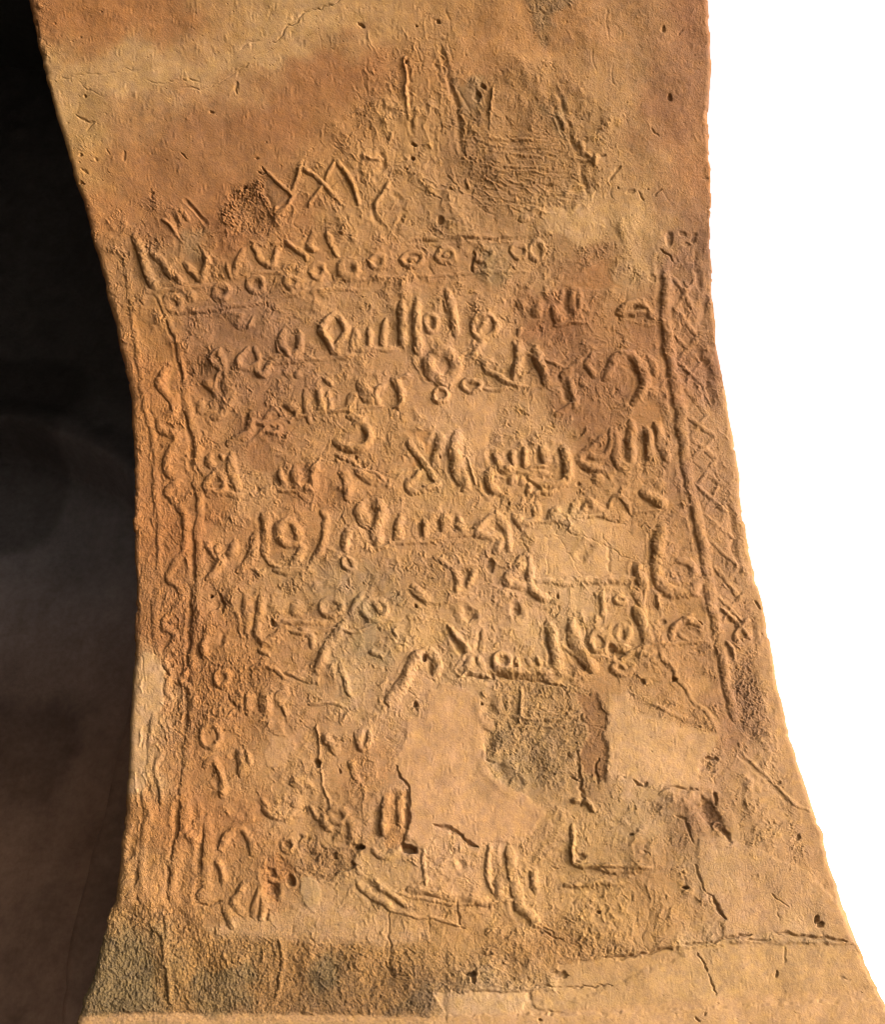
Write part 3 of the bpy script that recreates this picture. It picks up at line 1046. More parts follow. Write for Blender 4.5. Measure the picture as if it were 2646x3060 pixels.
area('H', big, 0.12, 13, (198,150,104), .6, 3.5, 'repair_patch')
pale = join(('I', '270,730 400,720 440,850 600,905 860,950 1000,1010 960,1120 880,1160 865,1350 650,1340 520,1320 450,1300 270,1270 255,1100 275,900'))
area('I', pale, 0.2, 16, (204,162,114), .6, 2.2, 'repair_patch')
area('L', '830,250 1000,250 1400,420 1560,600 1620,760 1350,745 1240,735 1100,740 960,760 975,660 905,545 870,520 830,430', 0.36, 16, (192,150,104), .5, 4.0, 'repair_patch')
area('H', '1060,640 1380,660 1600,700 1720,860 1700,1000 1715,1150 1700,1320 1500,1320 1300,1320 1180,1200 1180,1040 1000,1060 960,1120 900,1100 930,980 1040,900 1030,760', 1.05, 12, (176,138,88), .5, -3, 'exposed_patch')
area('H', '1500,720 1640,720 1720,860 1700,1000 1715,1150 1700,1310 1560,1250 1530,1150 1580,1000 1560,860', .55, 12, (146,98,52), .85, -3)
area('H', '1180,1040 1350,950 1400,1100 1420,1280 1300,1310 1220,1240', 1.2, 50, (160,126,84), .5, -1)
area('H', '960,990 1060,920 1060,1040 990,1110', 1.2, 24, (152,124,84), .6, -1)
area('L', '850,20 900,60 960,150 1000,262 900,190 850,130', .6, 10, (150,106,70), .8, -8)
area('I', '1090,480 1230,520 1310,800 1310,1000 1240,1060 1150,960 1110,760', 1.3, 30, (162,116,78), .6, -4, 'pitted_patch')
area('I', '1100,600 1290,720 1300,880 1180,880', 1.35, 20, (152,106,74), .5, -1)
# right edge margin, left edge patch
area('Z', '2150,1150 2200,1150 2300,1700 2480,2400 2700,3000 2700,3240 2640,3240 2400,2500 2290,2100 2230,1700', 0.15, 40, (192,146,98), .6)
area('F', '1080,0 1220,0 1290,400 1330,760 1400,1200 1500,1568 1200,1568 1130,1000 1060,600', .55, 40)
area('C', '1060,180 1330,330 1340,560 1290,900 1080,560 960,420 980,260', .5, 30, (166,118,80), .6, -2, wob=2)
# weathered left border, lower left
area('Z', '390,1000 470,1050 560,1700 560,2350 640,2500 880,2560 800,2800 330,2700 380,2300 380,1500', .62, 70)
area('G', '300,30 560,30 560,500 880,420 1150,560 1000,700 860,900 560,1000 380,1100 260,1050 300,850', .95, 60)
area('G', '100,560 180,440 260,480 330,560 310,680 300,820 220,880 170,960 210,1050 200,1250 180,1400 50,1380 60,1100', 0.12, 9, (196,158,114), .9, 3.5, 'repair_patch')
area('E', '900,1060 1400,1140 1040,1220 700,1380 560,1300 500,1180', 0.95, 50)
area('J', '1300,520 1400,420 1560,560 1420,620 1400,760 1320,700', 1.0, 20, (176,114,56), .7, -9)
area('K', '0,300 160,380 260,400 340,370 400,400 340,500 200,600 60,590 0,540', 1.0, 14, (156,112,66), .7, -9)
area('K', '560,20 700,0 715,260 690,400 560,400', 0.7, 14, (186,128,66), .7, -4)
# foot: rough band, ledge, smooth plinth courses
area('Z', '200,2712 420,2704 520,2712 620,2790 780,2800 900,2800 1180,2830 1400,2850 1560,2760 1700,2740 1900,2850 2030,2830 2040,2860 1700,3000 1340,2966 1330,3040 200,3040', 1.02, 24, off=-6, name='rough_foot_band')
area('Z', '1670,2880 2000,2835 2230,2815 2560,2822 2660,2985 2300,3000 1900,3022 1690,3030 1560,3030 1580,2960 1660,2960', 0.20, 14, (192,150,98), .6, -6, 'footing_course')
area('Z', '1300,2964 1590,2960 1600,3012 1640,3018 1700,3030 1330,3034', 0.25, 9, (204,168,126), .7, -5)
foot = join(('Z', '150,3036 420,3028 800,3026 1150,3034 1330,3036 1700,3016 1900,3002 2140,2986 2350,2966 2660,2950 2900,2940 2900,3260 150,3260'))
area('Z', foot, 0.16, 18, (198,154,106), .85, -1, 'footing_course')
area('Z', '960,2700 1100,2735 1240,2760 1300,2800 1160,2830 900,2810 640,2800 600,2770 780,2740', 0.4, 20, (196,156,112), .6)
for p, c in (('290,2790 420,2800 470,2900 440,3024 300,3020 270,2920', (128,108,68)), ('560,2930 700,2860 760,2950 740,3024 580,3020', (134,110,68)),
             ('940,2860 990,2860 1010,2940 940,2960 900,2900', (118,100,64)), ('1180,2960 1300,2970 1280,3020 1150,3020', (116,92,60)),
             ('1060,1760 1160,1780 1150,1960 1080,1980 1040,1860', (160,134,96)), ('1400,760 1520,760 1500,830 1420,820', (150,122,80))):
    area('Z', p, None, 46, c, .75, wob=2)
for p in ('1370,220 1450,260 1420,330 1380,300', '560,700 620,720 600,790 540,770', '1640,300 1690,340 1700,420 1650,370'):
    area('Z', p, None, 40, (128,112,80), .45, wob=2)
print('areas', round(time.time()-T0, 1))

# ------------------------------------------------------------------ final height, px units
RG = np.clip(RG, 0.03, 1.8)
n1 = noise(17, 30, .38, .85, 1.25); n2 = noise(34, 31); n3 = noise(12, 32, .35); n4 = noise(26, 33, .4, .75, 1.35)
worm = np.exp(-(n1/.34)**2)*smooth(-.3, .7, n2)
worm2 = np.exp(-(n3/.4)**2)*smooth(0, 1.0, -n2)
flake = smooth(.2, .5, n4) * .8
lump = noise(60, 34) ; wave = noise(240, 35)
rg2 = RG*RG
streak = noise(16, 40, .4, .55, 1.8)
SM = smooth(450, 1000, VV)*smooth(1000, 600, UU)*smooth(.2, .6, RG)      # more vertical wear low on the left
H = wave*(1.1+2.4*RG) + lump*(0.12+0.75*RG) + noise(28, 36)*(.08+.36*rg2)
H += RG*(1.5*worm + 1.2*worm2) + rg2*(1.0*flake + .35*FINE) + rg2*SM*.9*streak
H += (0.10+.28*RG)*FINE + (.04+.10*RG)*noise(6, 37) + smooth(.45, .15, RG)*(.5*noise(26, 43, .6, .55, 2.0)*smooth(.2, 1.2, noise(70, 45)) + .3*noise(90, 46))
pit = smooth(1.9, 2.5, noise(15, 38)) * smooth(-.3, .6, BIG+.5*MID)
H -= pit*3.0*np.clip(RG+.3, 0, 1.4)
pit2 = smooth(2.7, 3.1, noise(11, 39)); H -= pit2*4.5
honey = smooth(1.2, 1.5, RG); H += honey*(1.5*noise(17, 41, .5) + 1.3*noise(9, 42, .4) - .5)
# fine scratches scored in the oval and the lower field
def scratches(n, box, L, ang, spread, seed, hw=2.3, h=2.0, lift=True):
    rg = np.random.default_rng(seed)
    for _ in range(n):
        x = rg.uniform(box[0], box[2]); y = rg.uniform(box[1], box[3]); a = math.radians(ang + rg.normal()*spread); l = L*rg.uniform(.4, 1.3)
        P = np.array([[x-l/2*math.cos(a), y-l/2*math.sin(a)], [x+rg.normal()*3, y+rg.normal()*3], [x+l/2*math.cos(a), y+l/2*math.sin(a)]])
        w = win(P, 14)
        if H[w].size == 0: continue
        d, _a = pdist(P, w, JU, JV); g = np.exp(-(d/hw)**2)
        H[w] += g*h*(1 if lift and rg.uniform() < .6 else -1)
scratches(46, (1400, 400, 1740, 620), 90, 4, 10, 1)
scratches(70, (1385, 330, 1720, 620), 34, 0, 60, 2)
scratches(30, (1080, 60, 1350, 330), 60, 80, 10, 3)
scratches(40, (1050, 230, 1400, 450), 50, 78, 14, 4, 3.2)
scratches(36, (1290, 540, 1640, 640), 60, 28, 12, 5)
scratches(60, (980, 1680, 1500, 1880), 26, 0, 60, 6)
scratches(40, (1480, 2060, 1760, 2340), 24, 10, 50, 7)
scratches(40, (1650, 1020, 1990, 1240), 34, -12, 25, 8)
scratches(24, (850, 1330, 1020, 1420), 46, -60, 16, 9)
scratches(120, (300, 2740, 1300, 3020), 24, 85, 22, 10, 3, 3)
scratches(70, (1700, 2640, 2000, 2860), 26, 85, 22, 11, 3, 3)
scratches(60, (390, 1200, 560, 2500), 34, 88, 12, 12, 3, 3)
rs = np.random.default_rng(77)       # short curled flakes and scrape marks of the weathered skin
nfl = 24000; fx_ = rs.uniform(0, 2700, nfl); fy_ = rs.uniform(-150, 3060, nfl)
for i in range(nfl):
    x, y = fx_[i], fy_[i]; ii = int((x-U0)/STEP); jj = int((y-V0)/STEP)
    rgh = RG[jj, ii]
    if rs.uniform() > (rgh-.12)*1.15: continue
    a = math.radians(rs.normal(95, 42)); l = rs.uniform(4, 11)*(1+.6*(rs.uniform() < .12)); cv = rs.normal(0, .35)
    dx, dy = l*math.cos(a), l*math.sin(a)
    P = np.array([[x-dx, y-dy], [x-dy*cv, y+dx*cv], [x+dx, y+dy]])
    w = win(P, 8)
    if H[w].size == 0: continue
    d, _a = pdist(P, w, UU, VV); up_ = 1 if rs.uniform() < .62 else -1
    H[w] += np.exp(-(d/rs.uniform(1.8, 2.6))**2)*rs.uniform(1.3, 3.2)*up_*min(rgh+.2, 1.2)
inr = smooth(0, 1.2, RID)
H = H*(1-.34*inr*smooth(0, 8, RID)) + RID*1.0 + TRO*(1-inr)*1.1 + OFF
H += DEEP
HMAP = (.80*H).astype(np.float32)
# colour grain: raised work slightly paler, small flecks, mould specks only in the mould stains
g = 1 + .035*BIG + .035*MID + .03*SML + .035*noise(6, 50, .6)
g *= 1 + .035*noise(85, 53, .8)*smooth(.5, .15, RG) - .05*smooth(.9, 1.5, noise(26, 54, .6, .6, 1.8)) + .03*smooth(.9, 1.6, noise(20, 55))
COL *= g[..., None]
COL[..., 0] *= 1 + .010*MID; COL[..., 2] *= 1 - .05*MID + .05*noise(80, 51)
mould = smooth(.115, .06, COL[..., 2]/np.maximum(COL[..., 0], .01)*.25 + np.clip(COL.mean(-1), 0, 1)*.25)
spk = smooth(.4, 1.3, noise(12, 52))*smooth(2650, 2860, VV)*smooth(1400, 1250, UU)
COL *= (1-.38*spk)[..., None]
lum = COL @ np.array([.3, .59, .11], np.float32); ch = COL/lum[..., None]; mc = np.array([1.62, .82, .32], np.float32)
ch = .68*ch + .32*mc; ch *= np.array([1.02, .985, .90], np.float32)
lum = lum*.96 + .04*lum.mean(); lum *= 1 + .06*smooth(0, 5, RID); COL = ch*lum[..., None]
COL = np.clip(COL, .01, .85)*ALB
print('maps', round(time.time()-T0, 1))

# ------------------------------------------------------------------ materials
def clay_material(name, bump=.25, scale=260.0, attr=True, color=(.4,.3,.2), rough=.93, amp=.0016, flakes=False):
    m = bpy.data.materials.new(name); m.use_nodes = True; t = m.node_tree; N = t.nodes; Lk = t.links
    b = N['Principled BSDF']; b.inputs['Roughness'].default_value = rough; b.inputs['Specular IOR Level'].default_value = .25
    tc = N.new('ShaderNodeTexCoord')
    n = N.new('ShaderNodeTexNoise'); n.inputs['Scale'].default_value = scale; n.inputs['Detail'].default_value = 5
    n.inputs['Roughness'].default_value = .65; Lk.new(tc.outputs['Object'], n.inputs['Vector'])
    mr = N.new('ShaderNodeMapRange'); mr.inputs['From Min'].default_value = .3; mr.inputs['From Max'].default_value = .7
    mr.inputs['To Min'].default_value = .85; mr.inputs['To Max'].default_value = 1.15; Lk.new(n.outputs['Fac'], mr.inputs['Value'])
    mx = N.new('ShaderNodeVectorMath'); mx.operation = 'SCALE'; Lk.new(mr.outputs[0], mx.inputs['Scale'])
    if attr:
        a = N.new('ShaderNodeAttribute'); a.attribute_name = 'stain_tone'; Lk.new(a.outputs['Color'], mx.inputs[0])
    else: mx.inputs[0].default_value = color
    Lk.new(mx.outputs[0], b.inputs['Base Color'])
    bp = N.new('ShaderNodeBump'); bp.inputs['Strength'].default_value = bump; bp.inputs['Distance'].default_value = amp
    Lk.new(n.outputs['Fac'], bp.inputs['Height'])
    if flakes:                                         # sharp little flake edges and grit, strong where the skin is weathered
        mp = N.new('ShaderNodeMapping'); mp.inputs['Scale'].default_value = (1.25, 1, .72); Lk.new(tc.outputs['Object'], mp.inputs['Vector'])
        ra = N.new('ShaderNodeAttribute'); ra.attribute_name = 'weathering'; prev = bp
        for sc_, lo, hi, dist_, dis in ((95, .53, .57, .0016, 1.6), (190, .56, .61, .0011, 1.2), (150, .40, .44, .0012, 2.2)):
            f = N.new('ShaderNodeTexNoise'); f.inputs['Scale'].default_value = sc_; f.inputs['Detail'].default_value = 2.5; f.inputs['Distortion'].default_value = dis
            Lk.new(mp.outputs[0], f.inputs['Vector'])
            st = N.new('ShaderNodeMapRange'); st.interpolation_type = 'SMOOTHSTEP'; st.inputs['From Min'].default_value = lo; st.inputs['From Max'].default_value = hi
            Lk.new(f.outputs['Fac'], st.inputs['Value'])
            ml = N.new('ShaderNodeMath'); ml.operation = 'MULTIPLY'; Lk.new(st.outputs[0], ml.inputs[0]); Lk.new(ra.outputs['Fac'], ml.inputs[1])
            b2 = N.new('ShaderNodeBump'); b2.inputs['Strength'].default_value = .8; b2.inputs['Distance'].default_value = dist_
            Lk.new(ml.outputs[0], b2.inputs['Height']); Lk.new(prev.outputs[0], b2.inputs['Normal']); prev = b2
        bp = prev
    Lk.new(bp.outputs[0], b.inputs['Normal'])
    return m
M_PL = clay_material('lime_plaster', .45, 360.0, amp=.0016, flakes=True)
M_IN = clay_material('dim_room_plaster', .4, 30.0, amp=.01)  # room surfaces; their dark colours carry the dimness of the room
M_GR = clay_material('sandy_ground', .4, 12.0, attr=False, color=(.56, .48, .36), amp=.02)

# ------------------------------------------------------------------ the arch surface
D = 1.5; ZS = .32*D; RA = 1.9*D; CYA = D-RA          # wall distance, springing, arch radius (relative to the eye)
def on_profile(e):
    """point on pier/arch profile at elevation e from the eye -> y, z, normal(y,z)"""
    if D*math.tan(e) <= ZS: return D, D*math.tan(e), -1.0, 0.0
    c, s = math.cos(e), math.sin(e); b = c*CYA+s*ZS; cc = CYA**2+ZS**2-RA**2
    r = b+math.sqrt(max(b*b-cc, 0)); y, z = r*c, r*s
    return y, z, -(y-CYA)/RA, -(z-ZS)/RA
LE = np.array([(-200,15),(0,75),(75,93),(141,108),(211,125),(296,146),(362,166),(417,186),(482,203),(542,216),(593,241),(648,251),(700,264),(823,300),(886,313),(957,336),(1037,349),(1104,367),(1180,383),(1250,387),(1351,395),(1462,396),(1541,398),(1552,392),(1619,399),(1663,397),(1730,403),(1850,396),(1884,397),(1951,392),(2000,389),(2129,383),(2263,377),(2353,370),(2420,366),(2516,354),(2605,347),(2690,330),(2726,312),(2797,296),(2913,267),(2985,236),(3056,218),(3260,175)], float)
RE = np.array([(-200,2120),(0,2124),(90,2129),(176,2134),(251,2131),(326,2126),(452,2126),(577,2131),(660,2127),(737,2129),(815,2135),(873,2137),(971,2145),(1022,2145),(1088,2159),(1159,2172),(1248,2185),(1337,2203),(1413,2216),(1507,2220),(1561,2232),(1632,2247),(1726,2263),(1795,2284),(1870,2298),(1951,2314),(2058,2334),(2143,2356),(2205,2370),(2263,2387),(2350,2418),(2446,2450),(2488,2468),(2599,2493),(2710,2534),(2809,2569),(2891,2604),(2979,2646),(3060,2688),(3260,2790)], float)
rows = []      # y, z, ny, nz, v, X left, X right, metres per px
def add_row(y, z, ny, nz, v, xl, xr, sc): rows.append((y, z, ny, nz, v, xl, xr, sc))
ROWSTEP = 2.5
vs = np.arange(-150, 3200, ROWSTEP)
for v in vs:
    e = PITCH + math.atan((CY-v)/F); y, z, ny, nz = on_profile(e)
    d = y*math.cos(PITCH)+z*math.sin(PITCH); sc = d/F
    add_row(y, z, ny, nz, v, (np.interp(v, LE[:,0], LE[:,1])-CX)*sc, (np.interp(v, RE[:,0], RE[:,1])-CX)*sc, sc)
# on over the crown, beyond the frame (coarser), and down to the ground
y0, z0, _, _, _, xl0, xr0, sc0 = rows[0]
a0 = math.atan2(z0-ZS, y0-CYA); top = []
for i in range(1, 90):
    a = a0 + (math.pi*.47-a0)*i/89
    top.append((CYA+RA*math.cos(a), ZS+RA*math.sin(a), -math.cos(a), -math.sin(a), -150+i*14.0, xl0, xr0, sc0))
rows = top[::-1] + rows
y1, z1, _, _, _, xl1, xr1, sc1 = rows[-1]
for i in range(1, 260):
    z = z1+(-CAMZ-.05-z1)*i/259; t_ = (i*6.5) % 260
    rows.append((D, z, -1.0, 0.0, 3195-(t_ if t_ < 130 else 260-t_), xl1, xr1, sc1))
RW = np.array(rows, np.float32); NR = len(RW)
NC = 850
wcol = np.linspace(0, 1, NC)
side = np.concatenate([np.linspace(.004, .06, 12), np.geomspace(.075, .75, 12)])     # depth back along the flanks
def bil(M, u, v):
    a = np.clip((u-U0)/STEP-.5, 0, NU-1.001); b = np.clip((v-V0)/STEP-.5, 0, NV-1.001)
    i = a.astype(np.int32); j = b.astype(np.int32); f = (a-i).astype(np.float32); g = (b-j).astype(np.float32)
    if M.ndim == 3: f = f[..., None]; g = g[..., None]
    return (M[j, i]*(1-f)+M[j, i+1]*f)*(1-g)+(M[j+1, i]*(1-f)+M[j+1, i+1]*f)*g
y = RW[:, 0:1]; z = RW[:, 1:2]; ny = RW[:, 2:3]; nz = RW[:, 3:4]; v = RW[:, 4:5]; xl = RW[:, 5:6]; xr = RW[:, 6:7]; sc = RW[:, 7:8]
v = np.where(v > 3200, 3200, v)
rg = np.random.default_rng(5)
def jag(seed, sizes):
    r = np.random.default_rng(seed); o = np.zeros(NR)
    for wl, am in sizes:
        k = r.standard_normal(NR); g_ = np.exp(-.5*(np.arange(-60, 61)/(wl/ROWSTEP/3))**2); k = np.convolve(k, g_/np.sqrt((g_**2).sum()), 'same'); o += am*k
    return o[:, None].astype(np.float32)
def chips(seed):
    r = np.random.default_rng(seed); o = np.zeros(NR); t = np.arange(NR)
    for _ in range(70):
        c = r.uniform(0, NR); wd = r.uniform(2.5, 11); o = np.maximum(o, r.uniform(1.0, 4.5)*smooth(1.2, .6, np.abs(t-c)/wd))
    return o[:, None].astype(np.float32)
xl = xl + (jag(1, ((60, .7), (22, .35), (10, .2))) + chips(11))*sc; xr = xr + (jag(2, ((60, .7), (24, .4), (10, .2))) - chips(12))*sc
X = xl + (xr-xl)*wcol[None, :].astype(np.float32)
u = CX + X/sc; vg = np.broadcast_to(v, X.shape)
hgt = bil(HMAP, u, vg)*sc
# worn round arrises
rl = .016 + .003*jag(3, ((360, 1),)); rr = .012 + .002*jag(4, ((360, 1),))
rl = np.clip(rl, .006, .05); rr = np.clip(rr, .006, .05)
dl = X-xl; dr = xr-X
back = np.zeros_like(X)
back += np.where(dl < rl, rl-np.sqrt(np.clip(rl*rl-(rl-dl)**2, 0, None)), 0)
back += np.where(dr < rr, rr-np.sqrt(np.clip(rr*rr-(rr-dr)**2, 0, None)), 0)
edgefade = smooth(0, 1, np.minimum(dl/(rl*.5), dr/(rr*.5)))
off = hgt*(.15+.85*edgefade) - back
Yg = y + ny*off; Zg = z + nz*off
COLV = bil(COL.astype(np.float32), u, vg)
# flank columns
def flank(xe, r0, seed, sgn):
    dep = side[None, :].astype(np.float32) + r0
    rr_ = np.random.default_rng(seed)
    wob_ = bil(HMAP, 600 + dep/sc*1.0, np.broadcast_to(v, dep.shape))*sc*.6
    wob_ = -np.abs(wob_-wob_[:, :1])*sgn*np.clip(side/.08, 0, 1)[None, :] - sgn*.012*np.clip(side/.1, 0, 1)[None, :]
    return xe + wob_, y - ny*dep, z - nz*dep, bil(COL.astype(np.float32), 600 + dep/sc, np.broadcast_to(v, dep.shape))
lx, ly, lz, lc = flank(xl, rl, 1, -1); rx_, ry_, rz_, rc = flank(xr, rr, 2, 1)
NL = len(side)
GX = np.hstack([lx[:, ::-1], X, rx_]); GY = np.hstack([ly[:, ::-1], Yg, ry_]); GZ = np.hstack([lz[:, ::-1], Zg, rz_])
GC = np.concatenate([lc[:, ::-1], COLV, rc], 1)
GW = np.full(GX.shape, .7, np.float32); GW[:, NL:NL+NC] = bil(RG.astype(np.float32), u, vg)
NT = GX.shape[1]; 
CO = np.stack([GX, GY, GZ+CAMZ], -1).astype(np.float32)
# smooth normals of the whole skin, shared by all its parts
du = np.gradient(CO, axis=1); dv = np.gradient(CO, axis=0)
NN = np.cross(du, dv); NN /= np.linalg.norm(NN, axis=-1, keepdims=True)+1e-12
if NN[NR//2, NT//2, 1] > 0: NN = -NN
idx = np.arange(NR*NT, dtype=np.int32).reshape(NR, NT)
quads = np.stack([idx[:-1, :-1], idx[1:, :-1], idx[1:, 1:], idx[:-1, 1:]], -1).reshape(-1, 4)
fl = np.zeros((NR-1, NT-1), np.int32)
uc = .25*(u[:-1, :-1]+u[1:, :-1]+u[:-1, 1:]+u[1:, 1:]); vc = .5*(vg[:-1, :-1]+vg[1:, 1:])
li = np.clip(((uc-U0)/STEP).astype(int), 0, NU-1); lj = np.clip(((vc-V0)/STEP).astype(int), 0, NV-1)
inn = LAB[lj, li]
rowv = RW[:-1, 4]; nat = np.zeros(NR-1, bool); nat[89:89+len(vs)-1] = True
inn[~nat, :] = 0
for k in range(1, len(PARTS)):                     # a part is one piece: scraps cut off by wear go back to the wall
    jj, ii = np.where(inn == k)
    if len(jj) == 0: continue
    a0_, b0_, c0_, d0_ = jj.min(), jj.max()+1, ii.min(), ii.max()+1
    m = inn[a0_:b0_, c0_:d0_] == k; L = np.where(m, np.arange(1, m.size+1).reshape(m.shape), 0)
    while True:
        Q = np.pad(L, 1); N_ = np.maximum.reduce([Q[1:-1, 1:-1], Q[:-2, 1:-1], Q[2:, 1:-1], Q[1:-1, :-2], Q[1:-1, 2:]])*m
        if (N_ == L).all(): break
        L = N_
    if L.max() == L[m].min(): continue
    u_, n_ = np.unique(L[m], return_counts=True); big_ = u_[n_.argmax()]
    inn[a0_:b0_, c0_:d0_][m & (L != big_)] = 0
fl[:, NL:NL+NC-1] = inn
fl = fl.ravel()
CO = CO.reshape(-1, 3); NN = NN.reshape(-1, 3).astype(np.float32); GC = GC.reshape(-1, 3); GW = np.clip(GW.ravel()*.95-.14, .02, 1.2).astype(np.float32)
cnt = np.bincount(fl, minlength=len(PARTS))
small = np.where(cnt < 45)[0]; fl[np.isin(fl, small)] = 0
order = np.argsort(fl, kind='stable'); fs = fl[order]; starts = np.searchsorted(fs, np.arange(len(PARTS)+1))
def mesh_from(name, q, mat):
    un, inv = np.unique(q.ravel(), return_inverse=True)
    me = bpy.data.meshes.new(name); me.vertices.add(len(un)); me.vertices.foreach_set('co', CO[un].ravel())
    nq = len(q); me.loops.add(nq*4); me.polygons.add(nq)
    me.loops.foreach_set('vertex_index', inv.astype(np.int32).ravel())
    me.polygons.foreach_set('loop_start', np.arange(nq, dtype=np.int32)*4)
    me.update(calc_edges=True)
    me.polygons.foreach_set('use_smooth', np.ones(nq, bool))
    at = me.attributes.new('stain_tone', 'FLOAT_COLOR', 'POINT')
    c4 = np.ones((len(un), 4), np.float32); c4[:, :3] = GC[un]; at.data.foreach_set('color', c4.ravel())
    aw = me.attributes.new('weathering', 'FLOAT', 'POINT'); aw.data.foreach_set('value', GW[un])
    me.materials.append(mat); me.update()
    me.normals_split_custom_set_from_vertices(NN[un])
    o = bpy.data.objects.new(name, me); scene.collection.objects.link(o); return o
root = bpy.data.objects.new('arch_pier', None); scene.collection.objects.link(root)
root.location = (0, D, 0)
root['label'] = 'tall ochre plastered arch pier with raised Arabic inscription, bordered and weathered, against white sky'
root['category'] = 'arch pier'
def put(o, par):
    o.parent = par; o.matrix_parent_inverse.identity(); o.location = -Vector(par.location); return o
body = put(mesh_from('plaster_body', quads[order[starts[0]:starts[1]]], M_PL), root)
for k in range(1, len(PARTS)):
    a, b = starts[k], starts[k+1]
    if b > a: put(mesh_from(PARTS[k], quads[order[a:b]], M_PL), root)
print('pier', round(time.time()-T0, 1), 'faces', len(quads), 'parts', len(root.children))

# ------------------------------------------------------------------ the dim room behind, to the left
def value_noise(shape, cells, seed):
    r = np.random.default_rng(seed); n = np.zeros(shape, np.float32)
    for c, a in cells:
        g_ = r.standard_normal((c+3, c+3)).astype(np.float32)
        yy = np.linspace(0, c, shape[0]); xx = np.linspace(0, c, shape[1]); j = yy.astype(int); i = xx.astype(int)
        fy_ = (yy-j)[:, None]; fx_ = (xx-i)[None, :]; fy_ = fy_*fy_*(3-2*fy_); fx_ = fx_*fx_*(3-2*fx_)
        J, I = np.meshgrid(j, i, indexing='ij')
        n += a*((g_[J, I]*(1-fx_)+g_[J, I+1]*fx_)*(1-fy_)+(g_[J+1, I]*(1-fx_)+g_[J+1, I+1]*fx_)*fy_)
    return n
def grid_obj(name, P3, C3, mat, flip=False):
    h, w = P3.shape[:2]; id_ = np.arange(h*w).reshape(h, w)
    q = np.stack([id_[:-1, :-1], id_[1:, :-1], id_[1:, 1:], id_[:-1, 1:]], -1).reshape(-1, 4)
    if flip: q = q[:, ::-1]
    me = bpy.data.meshes.new(name); me.from_pydata(P3.reshape(-1, 3).tolist(), [], q.tolist())
    me.polygons.foreach_set('use_smooth', np.ones(len(q), bool))
    at = me.attributes.new('stain_tone', 'FLOAT_COLOR', 'POINT'); c4 = np.ones((h*w, 4), np.float32); c4[:, :3] = C3.reshape(-1, 3)
    at.data.foreach_set('color', c4.ravel()); me.materials.append(mat)
    o = bpy.data.objects.new(name, me); scene.collection.objects.link(o); return o
WY = 4.4
nz_, nx_ = 400, 260
zz = np.linspace(0, 8.6, nz_); xx = np.linspace(-7, -.5, nx_); XX, ZZ = np.meshgrid(xx, zz)
acx, asp, ar = -2.95, 3.55, 1.32
din = np.where(ZZ > asp, np.hypot(XX-acx, (ZZ-asp)*1.12)-ar, np.abs(XX-acx)-ar)
din = din + .04*value_noise(XX.shape, ((14, 1),), 61)
rec = smooth(.03, -.05, din)*.35
bulge = smooth(.28, .05, din)*smooth(-.05, .02, din)*.06
nzv = value_noise(XX.shape, ((6, .05), (18, .02), (60, .006)), 62)
PB = np.stack([XX, WY + rec - bulge + nzv, ZZ], -1)
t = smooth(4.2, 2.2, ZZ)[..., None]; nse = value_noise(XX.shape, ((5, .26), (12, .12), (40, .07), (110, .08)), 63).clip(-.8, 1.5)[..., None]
cb = (1.9*np.array([.050, .046, .050])*(1-t) + 1.9*np.array([.105, .060, .040])*t)*(1+nse)  # shade of the dim room put into the wall colour, deeper towards the top
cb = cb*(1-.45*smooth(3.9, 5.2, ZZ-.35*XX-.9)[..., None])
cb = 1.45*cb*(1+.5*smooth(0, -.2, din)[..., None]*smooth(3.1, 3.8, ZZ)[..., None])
dark_blotch = smooth(.9, 1.6, value_noise(XX.shape, ((12, 1),), 64))[..., None]; cb = np.clip(cb*(1-.4*dark_blotch), .01, .4)  # random darker blotches
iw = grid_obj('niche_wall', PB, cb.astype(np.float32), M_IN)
room = bpy.data.objects.new('dark_vaulted_room', None); scene.collection.objects.link(room); room.location = (-3.7, WY, 0)
room['label'] = 'dark room wall with blind arch, seen left behind the lit pier'; room['category'] = 'room'
put(iw, room)
iw['label'] = 'dark brown back wall with a shallow blind arch'
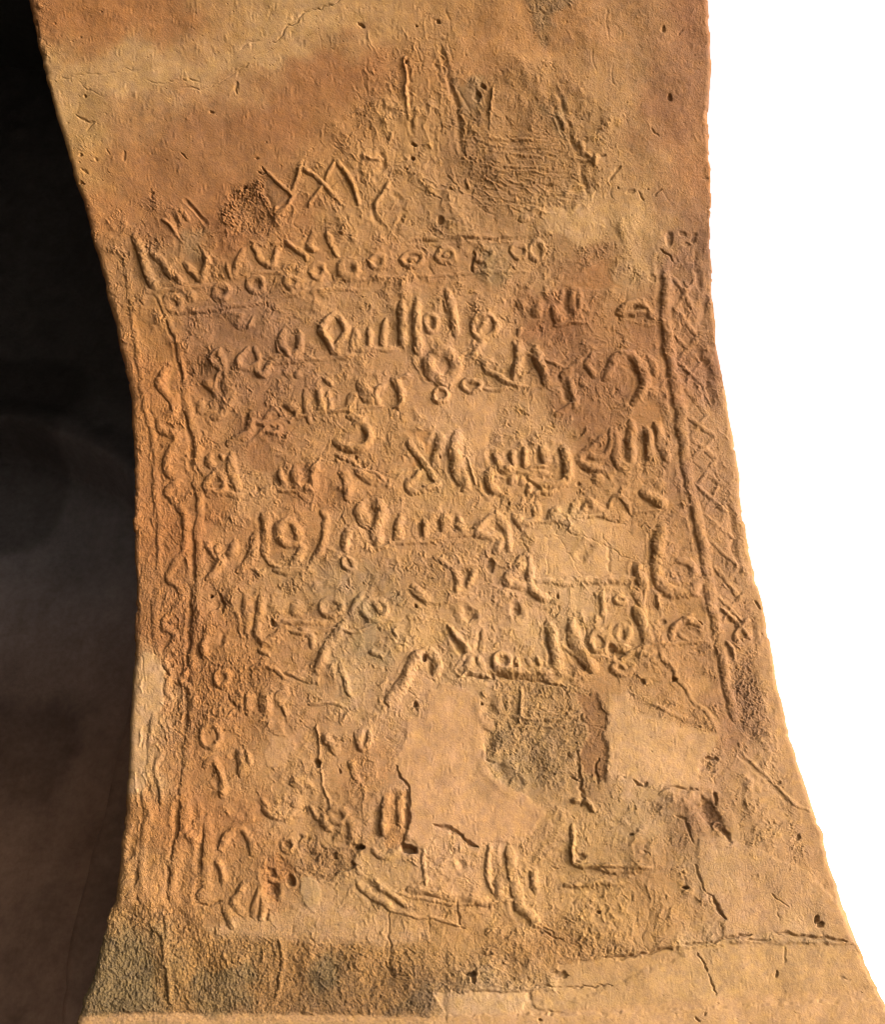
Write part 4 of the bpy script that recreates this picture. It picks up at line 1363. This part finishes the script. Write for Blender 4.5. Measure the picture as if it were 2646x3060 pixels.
# vault over the room
th = np.linspace(0, math.pi, 60); yy_ = np.linspace(-3.2, WY+.4, 60); TH, YY = np.meshgrid(th, yy_)
vn = value_noise(TH.shape, ((8, .05), (20, .02)), 65)
PVt = np.stack([-3.75+3.3*np.cos(TH), YY, 5.4+(3.0+vn)*np.sin(TH)], -1)
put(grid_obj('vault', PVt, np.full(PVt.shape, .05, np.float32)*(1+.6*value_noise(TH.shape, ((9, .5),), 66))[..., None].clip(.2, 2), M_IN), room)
def quad_wall(name, pts, col):
    P = np.array(pts, float).reshape(2, 2, 3); n = 24; s = np.linspace(0, 1, n)[:, None, None]; t_ = np.linspace(0, 1, n)[None, :, None]
    G = (P[0, 0]*(1-t_)+P[0, 1]*t_)*(1-s)+(P[1, 0]*(1-t_)+P[1, 1]*t_)*s
    return put(grid_obj(name, G, np.full(G.shape, 1, np.float32)*np.array(col, np.float32), M_IN), room)
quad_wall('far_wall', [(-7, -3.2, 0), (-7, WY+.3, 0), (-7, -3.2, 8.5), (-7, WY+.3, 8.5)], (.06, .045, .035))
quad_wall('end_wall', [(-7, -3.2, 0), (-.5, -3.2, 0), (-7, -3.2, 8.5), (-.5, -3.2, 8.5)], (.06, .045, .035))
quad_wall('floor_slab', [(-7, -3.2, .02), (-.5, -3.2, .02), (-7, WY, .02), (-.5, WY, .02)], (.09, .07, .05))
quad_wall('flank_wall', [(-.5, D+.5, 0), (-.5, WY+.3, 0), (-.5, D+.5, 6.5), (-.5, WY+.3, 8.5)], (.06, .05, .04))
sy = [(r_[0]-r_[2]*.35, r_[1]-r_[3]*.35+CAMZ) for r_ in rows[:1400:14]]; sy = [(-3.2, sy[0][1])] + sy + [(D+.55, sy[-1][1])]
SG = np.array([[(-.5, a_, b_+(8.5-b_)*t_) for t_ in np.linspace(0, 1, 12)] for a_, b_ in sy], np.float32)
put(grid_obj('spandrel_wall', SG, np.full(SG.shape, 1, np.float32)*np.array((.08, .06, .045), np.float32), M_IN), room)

# ------------------------------------------------------------------ ground outside
gm = bpy.data.meshes.new('ground'); n = 40; s = np.sign(np.linspace(-1, 1, n+1))*np.abs(np.linspace(-1, 1, n+1))**3*1500
gv = [(float(a), float(b), -.02*(abs(a) < 1e9)) for b in s for a in s]
gf = [(j*(n+1)+i, j*(n+1)+i+1, (j+1)*(n+1)+i+1, (j+1)*(n+1)+i) for j in range(n) for i in range(n)]
gm.from_pydata(gv, [], gf); gm.materials.append(M_GR)
go = bpy.data.objects.new('ground', gm); scene.collection.objects.link(go); go['kind'] = 'structure'
print('done', round(time.time()-T0, 1))
